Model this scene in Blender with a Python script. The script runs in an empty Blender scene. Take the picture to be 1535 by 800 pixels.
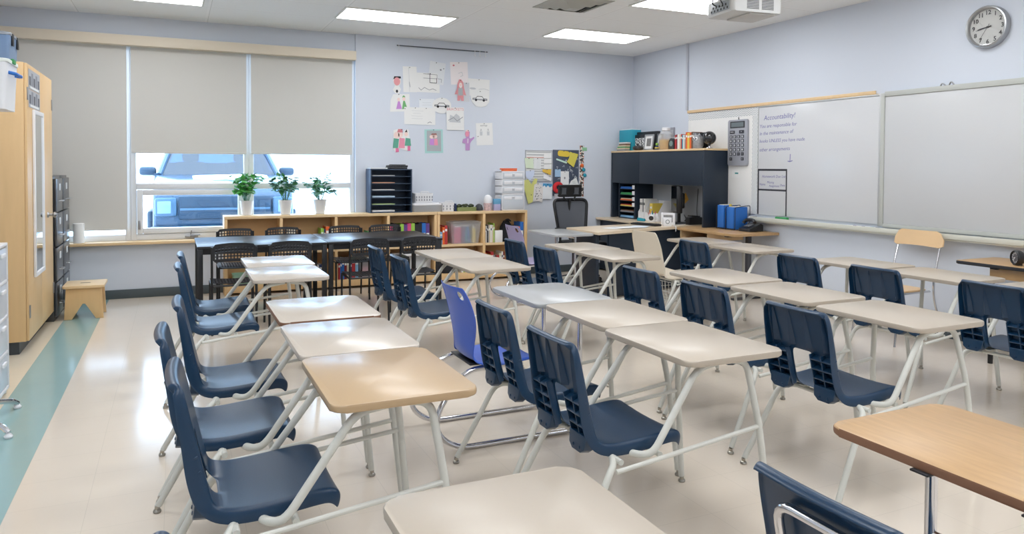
import bpy, bmesh, math, random
from mathutils import Vector, Matrix
random.seed(7)
PI = math.pi
scene = bpy.context.scene
COL = scene.collection

# ------------------------------------------------------------------ colour / materials
def lin(c):
    c = c / 255.0
    return c / 12.92 if c <= 0.04045 else ((c + 0.055) / 1.055) ** 2.4
def rgb(r, g, b): return (lin(r), lin(g), lin(b), 1.0)
_M = {}
def mat(name, col, rough=0.5, metal=0.0, spec=0.5, coat=0.0, noise=0.0, nscale=8.0, bump=0.0, bscale=60.0, stretch=None, trans=0.0, alpha=1.0):
    if name in _M: return _M[name]
    m = bpy.data.materials.new(name); m.use_nodes = True
    nt = m.node_tree; b = nt.nodes['Principled BSDF']
    c = rgb(*col)
    b.inputs['Base Color'].default_value = c
    b.inputs['Roughness'].default_value = rough
    b.inputs['Metallic'].default_value = metal
    b.inputs['Specular IOR Level'].default_value = spec
    b.inputs['Coat Weight'].default_value = coat
    b.inputs['Coat Roughness'].default_value = 0.15
    b.inputs['Transmission Weight'].default_value = trans
    b.inputs['Alpha'].default_value = alpha
    if noise or bump:
        tc = nt.nodes.new('ShaderNodeTexCoord'); mp = nt.nodes.new('ShaderNodeMapping')
        nt.links.new(tc.outputs['Object'], mp.inputs['Vector'])
        if stretch: mp.inputs['Scale'].default_value = stretch
    if noise:
        n = nt.nodes.new('ShaderNodeTexNoise'); n.inputs['Scale'].default_value = nscale; n.inputs['Detail'].default_value = 5
        nt.links.new(mp.outputs['Vector'], n.inputs['Vector'])
        r = nt.nodes.new('ShaderNodeMix'); r.data_type = 'RGBA'
        d = tuple(max(0, x * (1 - noise)) for x in c[:3]) + (1,); u = tuple(min(1, x * (1 + noise)) for x in c[:3]) + (1,)
        r.inputs['A'].default_value = d; r.inputs['B'].default_value = u
        nt.links.new(n.outputs['Fac'], r.inputs['Factor']); nt.links.new(r.outputs['Result'], b.inputs['Base Color'])
    if bump:
        n2 = nt.nodes.new('ShaderNodeTexNoise'); n2.inputs['Scale'].default_value = bscale; n2.inputs['Detail'].default_value = 3
        nt.links.new(mp.outputs['Vector'], n2.inputs['Vector'])
        bp = nt.nodes.new('ShaderNodeBump'); bp.inputs['Strength'].default_value = bump; bp.inputs['Distance'].default_value = 0.002
        nt.links.new(n2.outputs['Fac'], bp.inputs['Height']); nt.links.new(bp.outputs['Normal'], b.inputs['Normal'])
    _M[name] = m
    return m
def emit(name, col, strength):
    m = bpy.data.materials.new(name); m.use_nodes = True; nt = m.node_tree
    nt.nodes.remove(nt.nodes['Principled BSDF'])
    e = nt.nodes.new('ShaderNodeEmission'); e.inputs['Color'].default_value = rgb(*col); e.inputs['Strength'].default_value = strength
    nt.links.new(e.outputs['Emission'], nt.nodes['Material Output'].inputs['Surface'])
    return m
def glass(name, tint=(255, 255, 255), gloss=0.08, rough=0.02):
    m = bpy.data.materials.new(name); m.use_nodes = True; nt = m.node_tree
    nt.nodes.remove(nt.nodes['Principled BSDF'])
    t = nt.nodes.new('ShaderNodeBsdfTransparent'); t.inputs['Color'].default_value = rgb(*tint)
    g = nt.nodes.new('ShaderNodeBsdfGlossy'); g.inputs['Roughness'].default_value = rough
    x = nt.nodes.new('ShaderNodeMixShader'); x.inputs['Fac'].default_value = gloss
    nt.links.new(t.outputs[0], x.inputs[1]); nt.links.new(g.outputs[0], x.inputs[2])
    nt.links.new(x.outputs[0], nt.nodes['Material Output'].inputs['Surface'])
    return m

# ------------------------------------------------------------------ mesh helpers
def BM(): return bmesh.new()
def setmi(faces, mi):
    for f in faces: f.material_index = mi
def box(bm, c, s, rot=None, bev=0.0, mi=0, seg=2):
    """box of size s centred at c, rot = euler tuple"""
    t = BM(); bmesh.ops.create_cube(t, size=1.0)
    bmesh.ops.scale(t, vec=s, verts=t.verts)
    if bev > 0:
        bmesh.ops.bevel(t, geom=list(t.edges), offset=min(bev, min(s) * 0.45), segments=seg, affect='EDGES', profile=0.5)
    M = Matrix.Translation(c)
    if rot is not None:
        M = M @ (Matrix.Rotation(rot[2], 4, 'Z') @ Matrix.Rotation(rot[1], 4, 'Y') @ Matrix.Rotation(rot[0], 4, 'X'))
    bmesh.ops.transform(t, matrix=M, verts=t.verts)
    merge(bm, t, mi)
def bx(bm, x0, x1, y0, y1, z0, z1, bev=0.0, mi=0, seg=2):
    box(bm, ((x0 + x1) / 2, (y0 + y1) / 2, (z0 + z1) / 2), (abs(x1 - x0), abs(y1 - y0), abs(z1 - z0)), None, bev, mi, seg)
def merge(bm, t, mi=None, M=None):
    vs = {}
    for v in t.verts: vs[v] = bm.verts.new(M @ v.co if M else v.co)
    for f in t.faces:
        try:
            g = bm.faces.new([vs[v] for v in f.verts])
            g.material_index = f.material_index if mi is None else mi
            g.smooth = f.smooth
        except ValueError: pass
    t.free()
def rounded(pts, bend):
    pts = [Vector(p) for p in pts]
    if bend <= 0 or len(pts) < 3: return pts
    out = [pts[0]]
    for i in range(1, len(pts) - 1):
        a, b, c = pts[i - 1], pts[i], pts[i + 1]
        d1 = min(bend, (a - b).length * 0.48); d2 = min(bend, (c - b).length * 0.48)
        p = b + (a - b).normalized() * d1; q = b + (c - b).normalized() * d2
        for k in range(6):
            t = k / 5
            out.append(p * (1 - t) ** 2 + b * 2 * t * (1 - t) + q * t * t)
    out.append(pts[-1])
    return out
def tube(bm, pts, r, seg=10, bend=0.0, mi=0, cap=True, r2=None):
    P = rounded(pts, bend); n = len(P); rings = []
    T = []
    for i in range(n):
        d = (P[min(i + 1, n - 1)] - P[max(i - 1, 0)])
        T.append(d.normalized() if d.length > 1e-9 else Vector((0, 0, 1)))
    up = Vector((0, 0, 1)) if abs(T[0].z) < 0.9 else Vector((0, 1, 0))
    N = (up - T[0] * up.dot(T[0])).normalized()
    for i in range(n):
        N = (N - T[i] * N.dot(T[i])); N.normalize()
        B = T[i].cross(N)
        rr = r if r2 is None else r + (r2 - r) * i / (n - 1)
        rings.append([bm.verts.new(P[i] + (N * math.cos(2 * PI * k / seg) + B * math.sin(2 * PI * k / seg)) * rr) for k in range(seg)])
    for i in range(n - 1):
        for k in range(seg):
            f = bm.faces.new((rings[i][k], rings[i][(k + 1) % seg], rings[i + 1][(k + 1) % seg], rings[i + 1][k])); f.material_index = mi; f.smooth = True
    if cap:
        f = bm.faces.new(rings[0][::-1]); f.material_index = mi
        f = bm.faces.new(rings[-1]); f.material_index = mi
def lathe(bm, prof, c=(0, 0, 0), seg=24, mi=0, M=None):
    """prof [(r,z)...] about z"""
    c = Vector(c); rings = []
    for (r, z) in prof:
        if r < 1e-6:
            v = Vector((0, 0, z)); v = (M @ v if M else v) + c
            rings.append([bm.verts.new(v)])
        else:
            ring = []
            for k in range(seg):
                v = Vector((r * math.cos(2 * PI * k / seg), r * math.sin(2 * PI * k / seg), z)); v = (M @ v if M else v) + c
                ring.append(bm.verts.new(v))
            rings.append(ring)
    for a, b in zip(rings[:-1], rings[1:]):
        for k in range(seg):
            k2 = (k + 1) % seg
            if len(a) == 1 and len(b) == 1: continue
            if len(a) == 1: vs = (a[0], b[k2], b[k])
            elif len(b) == 1: vs = (a[k], a[k2], b[0])
            else: vs = (a[k], a[k2], b[k2], b[k])
            f = bm.faces.new(vs); f.material_index = mi; f.smooth = True
def prism(bm, outline, z0, z1, mi=0, M=None, bev=0.0):
    """vertical prism of a 2D outline (ccw); M maps local to place"""
    t = BM()
    a = [t.verts.new((x, y, z0)) for x, y in outline]; b = [t.verts.new((x, y, z1)) for x, y in outline]
    n = len(outline)
    t.faces.new(a[::-1]); t.faces.new(b)
    for i in range(n): t.faces.new((a[i], a[(i + 1) % n], b[(i + 1) % n], b[i]))
    if bev > 0:
        es = [e for e in t.edges if abs(e.verts[0].co.z - e.verts[1].co.z) < 1e-9]
        bmesh.ops.bevel(t, geom=es, offset=bev, segments=3, affect='EDGES', profile=0.5)
    bmesh.ops.recalc_face_normals(t, faces=t.faces)
    merge(bm, t, mi, M)
def rrect(x0, x1, y0, y1, r, seg=5):
    out = []
    for (cx, cy, a0) in ((x1 - r, y0 + r, -PI / 2), (x1 - r, y1 - r, 0), (x0 + r, y1 - r, PI / 2), (x0 + r, y0 + r, PI)):
        for k in range(seg + 1):
            a = a0 + PI / 2 * k / seg
            out.append((cx + r * math.cos(a), cy + r * math.sin(a)))
    return out
def circle(cx, cy, rx, ry=None, n=20):
    ry = rx if ry is None else ry
    return [(cx + rx * math.cos(2 * PI * k / n), cy + ry * math.sin(2 * PI * k / n)) for k in range(n)]
# local frames: WB maps (u right, v up, w out) onto the back wall facing -y; WR onto the right wall facing -x
def MB_(x, y, z, rot=0.0):   # u->+x, v->+z, w->-y
    return Matrix.Translation((x, y, z)) @ Matrix(((1, 0, 0, 0), (0, 0, -1, 0), (0, 1, 0, 0), (0, 0, 0, 1))) @ Matrix.Rotation(rot, 4, 'Z')
def MR_(x, y, z, rot=0.0):   # u->-y, v->+z, w->-x   (seen from the room: u to the right)
    return Matrix.Translation((x, y, z)) @ Matrix(((0, 0, -1, 0), (-1, 0, 0, 0), (0, 1, 0, 0), (0, 0, 0, 1))) @ Matrix.Rotation(rot, 4, 'Z')
def text(bm, s, size, M, mi=0, depth=0.0006, align='LEFT', shear=0.0, bold=0.0):
    cu = bpy.data.curves.new('t', 'FONT'); cu.body = s; cu.size = size; cu.extrude = depth; cu.align_x = align; cu.align_y = 'CENTER'; cu.shear = shear; cu.offset = bold; cu.resolution_u = 2
    o = bpy.data.objects.new('t', cu); COL.objects.link(o)
    dg = bpy.context.evaluated_depsgraph_get(); me = bpy.data.meshes.new_from_object(o.evaluated_get(dg))
    t = BM(); t.from_mesh(me); merge(bm, t, mi, M)
    bpy.data.objects.remove(o); bpy.data.curves.remove(cu); bpy.data.meshes.remove(me)

def obj(name, bm, mats, parent=None, smooth=35, loc=None):
    me = bpy.data.meshes.new(name)
    bmesh.ops.recalc_face_normals(bm, faces=bm.faces)
    bm.to_mesh(me); bm.free()
    if not isinstance(mats, (list, tuple)): mats = [mats]
    for m in mats: me.materials.append(m)
    if smooth:
        for p in me.polygons: p.use_smooth = True
        try: me.set_sharp_from_angle(angle=math.radians(smooth))
        except Exception: pass
    o = bpy.data.objects.new(name, me); COL.objects.link(o)
    if loc: o.location = loc
    if parent: o.parent = parent
    return o
def tag(o, label=None, cat=None, group=None, kind=None):
    if label: o['label'] = label
    if cat: o['category'] = cat
    if group: o['group'] = group
    if kind: o['kind'] = kind
    return o
def thing(name, label, cat, loc=(0, 0, 0), rz=0.0, group=None):
    o = bpy.data.objects.new(name, None); COL.objects.link(o); o.empty_display_size = 0.1
    o.location = loc; o.rotation_euler = (0, 0, rz)
    return tag(o, label, cat, group)
def struct(name, bm, m, parent=None, label=None, smooth=35):
    o = obj(name, bm, m, parent, smooth)
    if parent is None: o['kind'] = 'structure'
    if label: o['label'] = label
    return o
def one(name, bm, m, label, cat, group=None, smooth=35, loc=None):
    return tag(obj(name, bm, m, None, smooth, loc), label, cat, group)
def dup(root, loc, rz=0.0, label=None, group=None):
    r = root.copy(); COL.objects.link(r); r.location = loc; r.rotation_euler = (0, 0, rz)
    if label: r['label'] = label
    if group: r['group'] = group
    for ch in list(root.children):
        c = ch.copy(); COL.objects.link(c); c.parent = r
        for g in list(ch.children):
            d = g.copy(); COL.objects.link(d); d.parent = c
    return r
def child(root, base):
    for c in root.children:
        if c.name.split('.')[0] == base: return c
def recolor(o, m, slot=0):
    o.material_slots[slot].link = 'OBJECT'; o.material_slots[slot].material = m

# ------------------------------------------------------------------ camera (solved from the photograph's vanishing lines)
H = 1.48
F, CY, YAW, PITCH, ROLL = 1104.9, 279.2, 0.430304, -0.02593, 0.00587
fw = Vector((math.sin(YAW) * math.cos(PITCH), math.cos(YAW) * math.cos(PITCH), math.sin(PITCH)))
r0 = Vector((math.cos(YAW), -math.sin(YAW), 0)); u0 = r0.cross(fw)
rv = r0 * math.cos(ROLL) + u0 * math.sin(ROLL); uv = -r0 * math.sin(ROLL) + u0 * math.cos(ROLL)
cam = bpy.data.cameras.new('camera'); co = bpy.data.objects.new('camera', cam); COL.objects.link(co)
co.matrix_world = Matrix(((rv.x, uv.x, -fw.x, 0), (rv.y, uv.y, -fw.y, 0), (rv.z, uv.z, -fw.z, H), (0, 0, 0, 1)))
cam.sensor_fit = 'HORIZONTAL'; cam.sensor_width = 36.0; cam.lens = 36.0 * F / 1535.0
cam.shift_y = -(400.0 - CY) / 1535.0; cam.clip_start = 0.05; cam.clip_end = 200
scene.camera = co

# ------------------------------------------------------------------ palette
WALL = mat('wall_paint', (209, 215, 225), 0.6, bump=0.05, bscale=180)
CEILW = mat('soft_white', (225, 225, 220), 0.8)
OFFW = mat('window_white', (222, 224, 226), 0.35)
CREAM = mat('cream_enamel', (208, 208, 200), 0.35)
BIRCH = mat('birch_wood', (226, 196, 152), 0.45, noise=0.07, nscale=5, stretch=(1, 6, 1))
BIRCHV = mat('birch_veneer_upright', (222, 186, 136), 0.4, noise=0.08, nscale=4, stretch=(6, 6, 0.6))
OAK = mat('oak_laminate', (184, 148, 104), 0.35, noise=0.2, nscale=7, stretch=(9, 1.2, 1))
NAVY = mat('navy_shell_plastic', (17, 50, 78), 0.28, spec=0.5, noise=0.06, nscale=4, bump=0.06, bscale=300)
BLUE = mat('bright_blue_plastic', (52, 92, 190), 0.35)
PURP = mat('lilac_plastic', (166, 156, 190), 0.4)
BEIGE = mat('beige_plastic', (222, 210, 190), 0.45)
TUBE = mat('pale_grey_enamel', (205, 205, 197), 0.35)
CHROME = mat('chrome', (215, 215, 218), 0.13, metal=1.0)
STEEL = mat('brushed_steel', (165, 166, 168), 0.35, metal=1.0)
GLIDE = mat('nickel_glide', (170, 165, 155), 0.3, metal=1.0)
TAN = mat('tan_laminate', (182, 170, 154), 0.33, coat=0.15, noise=0.02, nscale=250)
TANY = mat('yellow_tan_laminate', (184, 156, 120), 0.32, coat=0.2, noise=0.02, nscale=250)
TANP = mat('pale_tan_laminate', (194, 183, 170), 0.25, coat=0.3, noise=0.02, nscale=250)
GREYT = mat('grey_speckled_laminate', (170, 171, 171), 0.3, coat=0.25, noise=0.08, nscale=300)
BLACKP = mat('black_plastic', (26, 27, 30), 0.4)
BLACKM = mat('black_metal', (22, 23, 26), 0.35, noise=0.03)
TABLEB = mat('black_laminate', (34, 36, 40), 0.28)
NAVYC = mat('navy_laminate', (28, 40, 54), 0.42, noise=0.03, nscale=3)
WHITE = mat('white_plastic', (232, 232, 234), 0.35)
PAPER = mat('white_paper', (232, 232, 230), 0.75)
INK = mat('dark_ink', (52, 52, 58), 0.7)
# ------------------------------------------------------------------ room shell
XL, XR, YB, YF, ZC = -1.72, 6.186, 9.193, -3.2, 3.125
def floor_mat():
    m = bpy.data.materials.new('vinyl_floor'); m.use_nodes = True; nt = m.node_tree; b = nt.nodes['Principled BSDF']
    tc = nt.nodes.new('ShaderNodeTexCoord'); sp = nt.nodes.new('ShaderNodeSeparateXYZ'); nt.links.new(tc.outputs['Object'], sp.inputs[0])
    def math_(op, a, b_=None):
        n = nt.nodes.new('ShaderNodeMath'); n.operation = op
        for i, v in enumerate((a, b_)):
            if v is None: continue
            if isinstance(v, (int, float)): n.inputs[i].default_value = v
            else: nt.links.new(v, n.inputs[i])
        return n.outputs[0]
    gx = math_('GREATER_THAN', sp.outputs['X'], -0.655); gl = math_('LESS_THAN', sp.outputs['X'], -0.96)
    nz = nt.nodes.new('ShaderNodeTexNoise'); nz.inputs['Scale'].default_value = 1.6; nz.inputs['Detail'].default_value = 6; nt.links.new(tc.outputs['Object'], nz.inputs['Vector'])
    def mix(f, A, B):
        n = nt.nodes.new('ShaderNodeMix'); n.data_type = 'RGBA'
        nt.links.new(f, n.inputs['Factor'])
        for k, v in (('A', A), ('B', B)):
            if isinstance(v, tuple): n.inputs[k].default_value = v
            else: nt.links.new(v, n.inputs[k])
        return n.outputs['Result']
    main = mix(nz.outputs['Fac'], rgb(226, 214, 199), rgb(216, 204, 188))
    teal = mix(nz.outputs['Fac'], rgb(138, 172, 172), rgb(154, 184, 182))
    c = mix(gx, teal, main); c = mix(gl, c, rgb(226, 214, 192))
    # tile joints: x pitch .305 from the stripe edge, y pitch .305
    def joint(o, off):
        f = math_('FRACT', math_('DIVIDE', math_('SUBTRACT', o, off), 0.305))
        return math_('LESS_THAN', f, 0.006)
    j = math_('MAXIMUM', joint(sp.outputs['X'], -0.655), joint(sp.outputs['Y'], 9.19))
    c = mix(math_('MULTIPLY', j, 0.35), c, rgb(170, 162, 150))
    nt.links.new(c, b.inputs['Base Color'])
    sm = nt.nodes.new('ShaderNodeTexNoise'); sm.inputs['Scale'].default_value = 0.9; sm.inputs['Detail'].default_value = 4; nt.links.new(tc.outputs['Object'], sm.inputs['Vector'])
    mr = nt.nodes.new('ShaderNodeMapRange'); mr.inputs['To Min'].default_value = 0.09; mr.inputs['To Max'].default_value = 0.22; nt.links.new(sm.outputs['Fac'], mr.inputs['Value']); nt.links.new(mr.outputs[0], b.inputs['Roughness'])
    b.inputs['Specular IOR Level'].default_value = 0.5
    return m
def ceil_mat():
    m = bpy.data.materials.new('ceiling_tiles'); m.use_nodes = True; nt = m.node_tree; b = nt.nodes['Principled BSDF']
    b.inputs['Roughness'].default_value = 0.85
    tc = nt.nodes.new('ShaderNodeTexCoord'); sp = nt.nodes.new('ShaderNodeSeparateXYZ'); nt.links.new(tc.outputs['Object'], sp.inputs[0])
    def M(op, a, b_):
        n = nt.nodes.new('ShaderNodeMath'); n.operation = op
        for i, v in enumerate((a, b_)):
            if isinstance(v, (int, float)): n.inputs[i].default_value = v
            else: nt.links.new(v, n.inputs[i])
        return n.outputs[0]
    def ln(o, off, p, w):
        n = nt.nodes.new('ShaderNodeMath'); n.operation = 'FRACT'; nt.links.new(M('DIVIDE', M('SUBTRACT', o, off - w / 2), p), n.inputs[0])
        return M('LESS_THAN', n.outputs[0], w / p)
    g = M('MAXIMUM', ln(sp.outputs['X'], 1.63, 1.285, 0.024), ln(sp.outputs['Y'], 7.66, 0.6467, 0.024))
    sh = M('MAXIMUM', ln(sp.outputs['X'], 1.645, 1.285, 0.006), ln(sp.outputs['Y'], 7.675, 0.6467, 0.006))
    n = nt.nodes.new('ShaderNodeTexNoise'); n.inputs['Scale'].default_value = 160; nt.links.new(tc.outputs['Object'], n.inputs['Vector'])
    x = nt.nodes.new('ShaderNodeMix'); x.data_type = 'RGBA'; x.inputs['A'].default_value = rgb(238, 239, 238); x.inputs['B'].default_value = rgb(244, 245, 244); nt.links.new(n.outputs['Fac'], x.inputs['Factor'])
    y = nt.nodes.new('ShaderNodeMix'); y.data_type = 'RGBA'; nt.links.new(x.outputs['Result'], y.inputs['A']); y.inputs['B'].default_value = rgb(246, 246, 245); nt.links.new(g, y.inputs['Factor'])
    z = nt.nodes.new('ShaderNodeMix'); z.data_type = 'RGBA'; nt.links.new(y.outputs['Result'], z.inputs['A']); z.inputs['B'].default_value = rgb(214, 214, 212); nt.links.new(sh, z.inputs['Factor'])
    nt.links.new(z.outputs['Result'], b.inputs['Base Color'])
    return m
b = BM(); bx(b, XL - .1, XR + .1, YF - .1, 9.45, -0.12, 0.0); struct('floor', b, floor_mat())
b = BM(); bx(b, XL - .1, XR + .1, YF - .1, 9.45, ZC, ZC + .1); struct('ceiling', b, ceil_mat())
b = BM(); bx(b, XL - .1, XL, YF - .1, 9.45, 0, ZC); struct('wall_left', b, WALL)
b = BM(); bx(b, XR, XR + .1, YF - .1, 9.45, 0, ZC); struct('wall_right', b, WALL)
b = BM(); bx(b, XL, XR, YF - .1, YF, 0, ZC); struct('wall_front', b, WALL)
b = BM(); bx(b, XL, 2.066, YB, 9.45, 0, 0.60); bx(b, 2.066, XR, YB, 9.45, 0, ZC); bx(b, XL, 2.066, YB + .028, 9.45, 2.90, ZC); bx(b, XL, -1.62, YB, 9.45, .6, 2.9)
struct('wall_back', b, WALL)
BASE = mat('rubber_base', (76, 86, 90), 0.5)
b = BM(); bx(b, XL + .02, XR - .02, YB - .014, YB, 0.001, .10, .004); struct('baseboard_back', b, BASE)
b = BM(); bx(b, XR - .014, XR, YF + .02, YB - .02, 0.001, .10, .004); struct('baseboard_right', b, BASE)
b = BM(); bx(b, XL, XL + .014, YF + .02, YB - .02, 0.001, .10, .004); struct('baseboard_left', b, BASE)
b = BM(); bx(b, -1.62, 2.062, 9.095, 9.30, .60, .634, .006); struct('trim_1', b, BIRCH)          # window stool
b = BM(); bx(b, -1.62, 2.055, 9.10, 9.215, 2.79, 2.90, .004); struct('trim_2', b, mat('valance_beige', (222, 210, 190), .55))
b = BM(); bx(b, XR - .028, XR, 7.902, 7.935, 2.245, ZC - .002, .003); struct('trim_3', b, mat('conduit_paint', (196, 200, 210), .5))

# windows
GLASS = glass('window_glass', (244, 251, 255), 0.05)
def window(name, x0, x1, sash=False, transom=True):
    b = BM(); y0, y1 = 9.25, 9.34; z0, z1, w = .634, 2.90, .055
    bx(b, x0, x0 + w, y0, y1, z0, z1, .006); bx(b, x1 - w, x1, y0, y1, z0, z1, .006)
    bx(b, x0 + w, x1 - w, y0, y1, z0, z0 + .07, .006); bx(b, x0 + w, x1 - w, y0, y1, z1 - .05, z1, .006)
    if transom: bx(b, x0 + w, x1 - w, y0 - .004, y1, 1.205, 1.275, .008)
    fr = struct(name, b, OFFW)
    p = BM(); bx(p, x0 + w - .01, x1 - w + .01, 9.298, 9.304, (1.275 if transom else z0 + .07) - .01, z1 - .04); struct('pane', p, GLASS, fr)
    if transom and not sash:
        p = BM(); bx(p, x0 + w - .01, x1 - w + .01, 9.298, 9.304, z0 + .06, 1.215); struct('pane', p, GLASS, fr)
    if sash:
        s = BM(); a0, a1, c0, c1, t = x0 + w + .004, x1 - w - .004, z0 + .074, 1.201, .062
        bx(s, a0, a0 + t, y0 - .016, y1 - .02, c0, c1, .008); bx(s, a1 - t, a1, y0 - .016, y1 - .02, c0, c1, .008)
        bx(s, a0 + t, a1 - t, y0 - .016, y1 - .02, c0, c0 + t, .008); bx(s, a0 + t, a1 - t, y0 - .016, y1 - .02, c1 - t, c1, .008)
        so = struct('sash', s, OFFW, fr)
        p = BM(); bx(p, a0 + t - .008, a1 - t + .008, 9.285, 9.291, c0 + t - .008, c1 - t + .008); struct('sash_pane', p, GLASS, so)
        h = BM(); cx = x0 + .62
        bx(h, cx - .07, cx + .07, y0 - .03, y0 - .002, z0 + .018, z0 + .04, .005)
        tube(h, [(cx - .01, y0 - .03, z0 + .03), (cx - .01, y0 - .06, z0 + .045), (cx + .09, y0 - .065, z0 + .05)], .007, 8, .02)
        tube(h, [(cx - .01, y0 - .02, z0 + .05), (cx + .0, y0 - .03, z0 + .10)], .006, 8)
        struct('crank_handle', h, STEEL, fr)
        l = BM(); bx(l, a0 + .014, a0 + .036, y0 - .034, y0 - .016, c0 + .05, c0 + .15, .004); struct('latch', l, STEEL, so)
    return fr
window('window_1', -1.615, -.437, transom=False)
window('window_2', -.437, .81, sash=True)
window('window_3', .81, 2.064)
BL = mat('roller_fabric', (206, 204, 198), .75, bump=.15, bscale=900)
def blind(x0, x1, zb, label):
    t = thing('roller_blind', label, 'blind', ((x0 + x1) / 2, 9.225, zb), 0, 'roller blinds at the window')
    b = BM(); w = (x1 - x0) / 2
    bx(b, -w, w, -.002, .002, .012, 2.80 - zb); obj('fabric', b, BL, t)
    b = BM(); bx(b, -w, w, -.006, .006, 0, .022, .004); obj('hem_bar', b, BL, t)
    b = BM(); tube(b, [(-w, 0, 2.83 - zb), (w, 0, 2.83 - zb)], .022, 14); obj('roller', b, STEEL, t)
blind(-1.60, -.470, .757, 'beige roller blind pulled almost to the sill, at left beside the tall cabinet')
blind(-.428, .782, 1.612, 'beige roller blind half lowered over the middle window pane')
blind(.834, 2.030, 1.618, 'beige roller blind half lowered over the right window pane')

# ------------------------------------------------------------------ ceiling panels
LENS = emit('fluorescent_diffuser', (248, 251, 255), 9.4)
def panel(x, y, label, group='lit ceiling panels'):
    t = thing('ceiling_light', label, 'ceiling light', (x, y, ZC - .012), 0, group)
    b = BM()
    for a in ((-.62, .62, -.305, -.285), (-.62, .62, .285, .305), (-.62, -.60, -.285, .285), (.60, .62, -.285, .285)):
        bx(b, a[0], a[1], a[2], a[3], 0, .0115)
    obj('frame', b, CEILW, t)
    b = BM(); bx(b, -.60, .60, -.285, .285, .003, .009); obj('diffuser', b, LENS, t)
seen = {(0, 0): 'lit ceiling panel at the left edge above the blinds', (1, 0): 'lit ceiling panel above the window wall nearest the paper drawings',
        (2, 0): 'lit ceiling panel nearest the corner of the two pale walls', (2, 1): 'lit ceiling panel right beside the ceiling projector'}
for i, x in enumerate((-.33, 2.24, 4.81)):
    for j, y in enumerate((7.965, 6.02, 4.08, 2.14, .2, -1.74)):
        panel(x, y, seen.get((i, j), 'lit ceiling panel overhead outside the picture'))

# ------------------------------------------------------------------ world and the street outside
w = bpy.data.worlds.new('world'); scene.world = w; w.use_nodes = True
bg = w.node_tree.nodes['Background']; bg.inputs['Color'].default_value = rgb(206, 228, 255); bg.inputs['Strength'].default_value = 8.0
SNOW = mat('snow', (240, 243, 246), .8, noise=.04, nscale=1.5)
b = BM(); bx(b, -60, 70, 9.47, 90, -.25, -.12); struct('ground', b, SNOW)
# pale building across the lot
b = BM(); bx(b, 4.6, 24, 40, 48, -.1, 7.2); bm_ = one('building', b, mat('pale_stucco', (226, 232, 236), .7), 'pale low building far across the snowy lot seen through the right pane', 'building')
for k in range(3):
    for z in (1.55, 4.4):
        b = BM(); bx(b, 5.4 + k * 3.2, 7.6 + k * 3.2, 39.9, 40.05, z, z + 1.5); o = obj('window', b, mat('far_window', (170, 200, 216), .2), bm_)
# bare tree far left
def tree():
    t = thing('tree', 'blurry bluish tree far outside behind the parked car', 'tree', (-4.1, 30, -.12))
    b = BM(); tube(b, [(0, 0, 0), (.05, 0, 2.2), (0, .1, 3.6)], .16, 8, r2=.06); obj('trunk', b, mat('bark', (90, 96, 100), .9), t)
    b = BM(); rr = random.Random(3)
    for i in range(420):
        a = rr.uniform(0, 2 * PI); h = rr.uniform(1.6, 5.0); r = rr.uniform(0, 1.7) * (1 - abs(h - 3.1) / 3.0)
        c = Vector((r * math.cos(a), r * math.sin(a), h)); s = rr.uniform(.08, .2)
        n = Vector((rr.uniform(-1, 1), rr.uniform(-1, 1), rr.uniform(-1, 1))).normalized(); u = n.orthogonal().normalized() * s; v = n.cross(u)
        vs = [b.verts.new(c + u), b.verts.new(c + v * .6), b.verts.new(c - u), b.verts.new(c - v * .6)]; b.faces.new(vs)
    obj('foliage', b, mat('frosty_foliage', (96, 132, 148), .8), t, 0)
tree()
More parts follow.
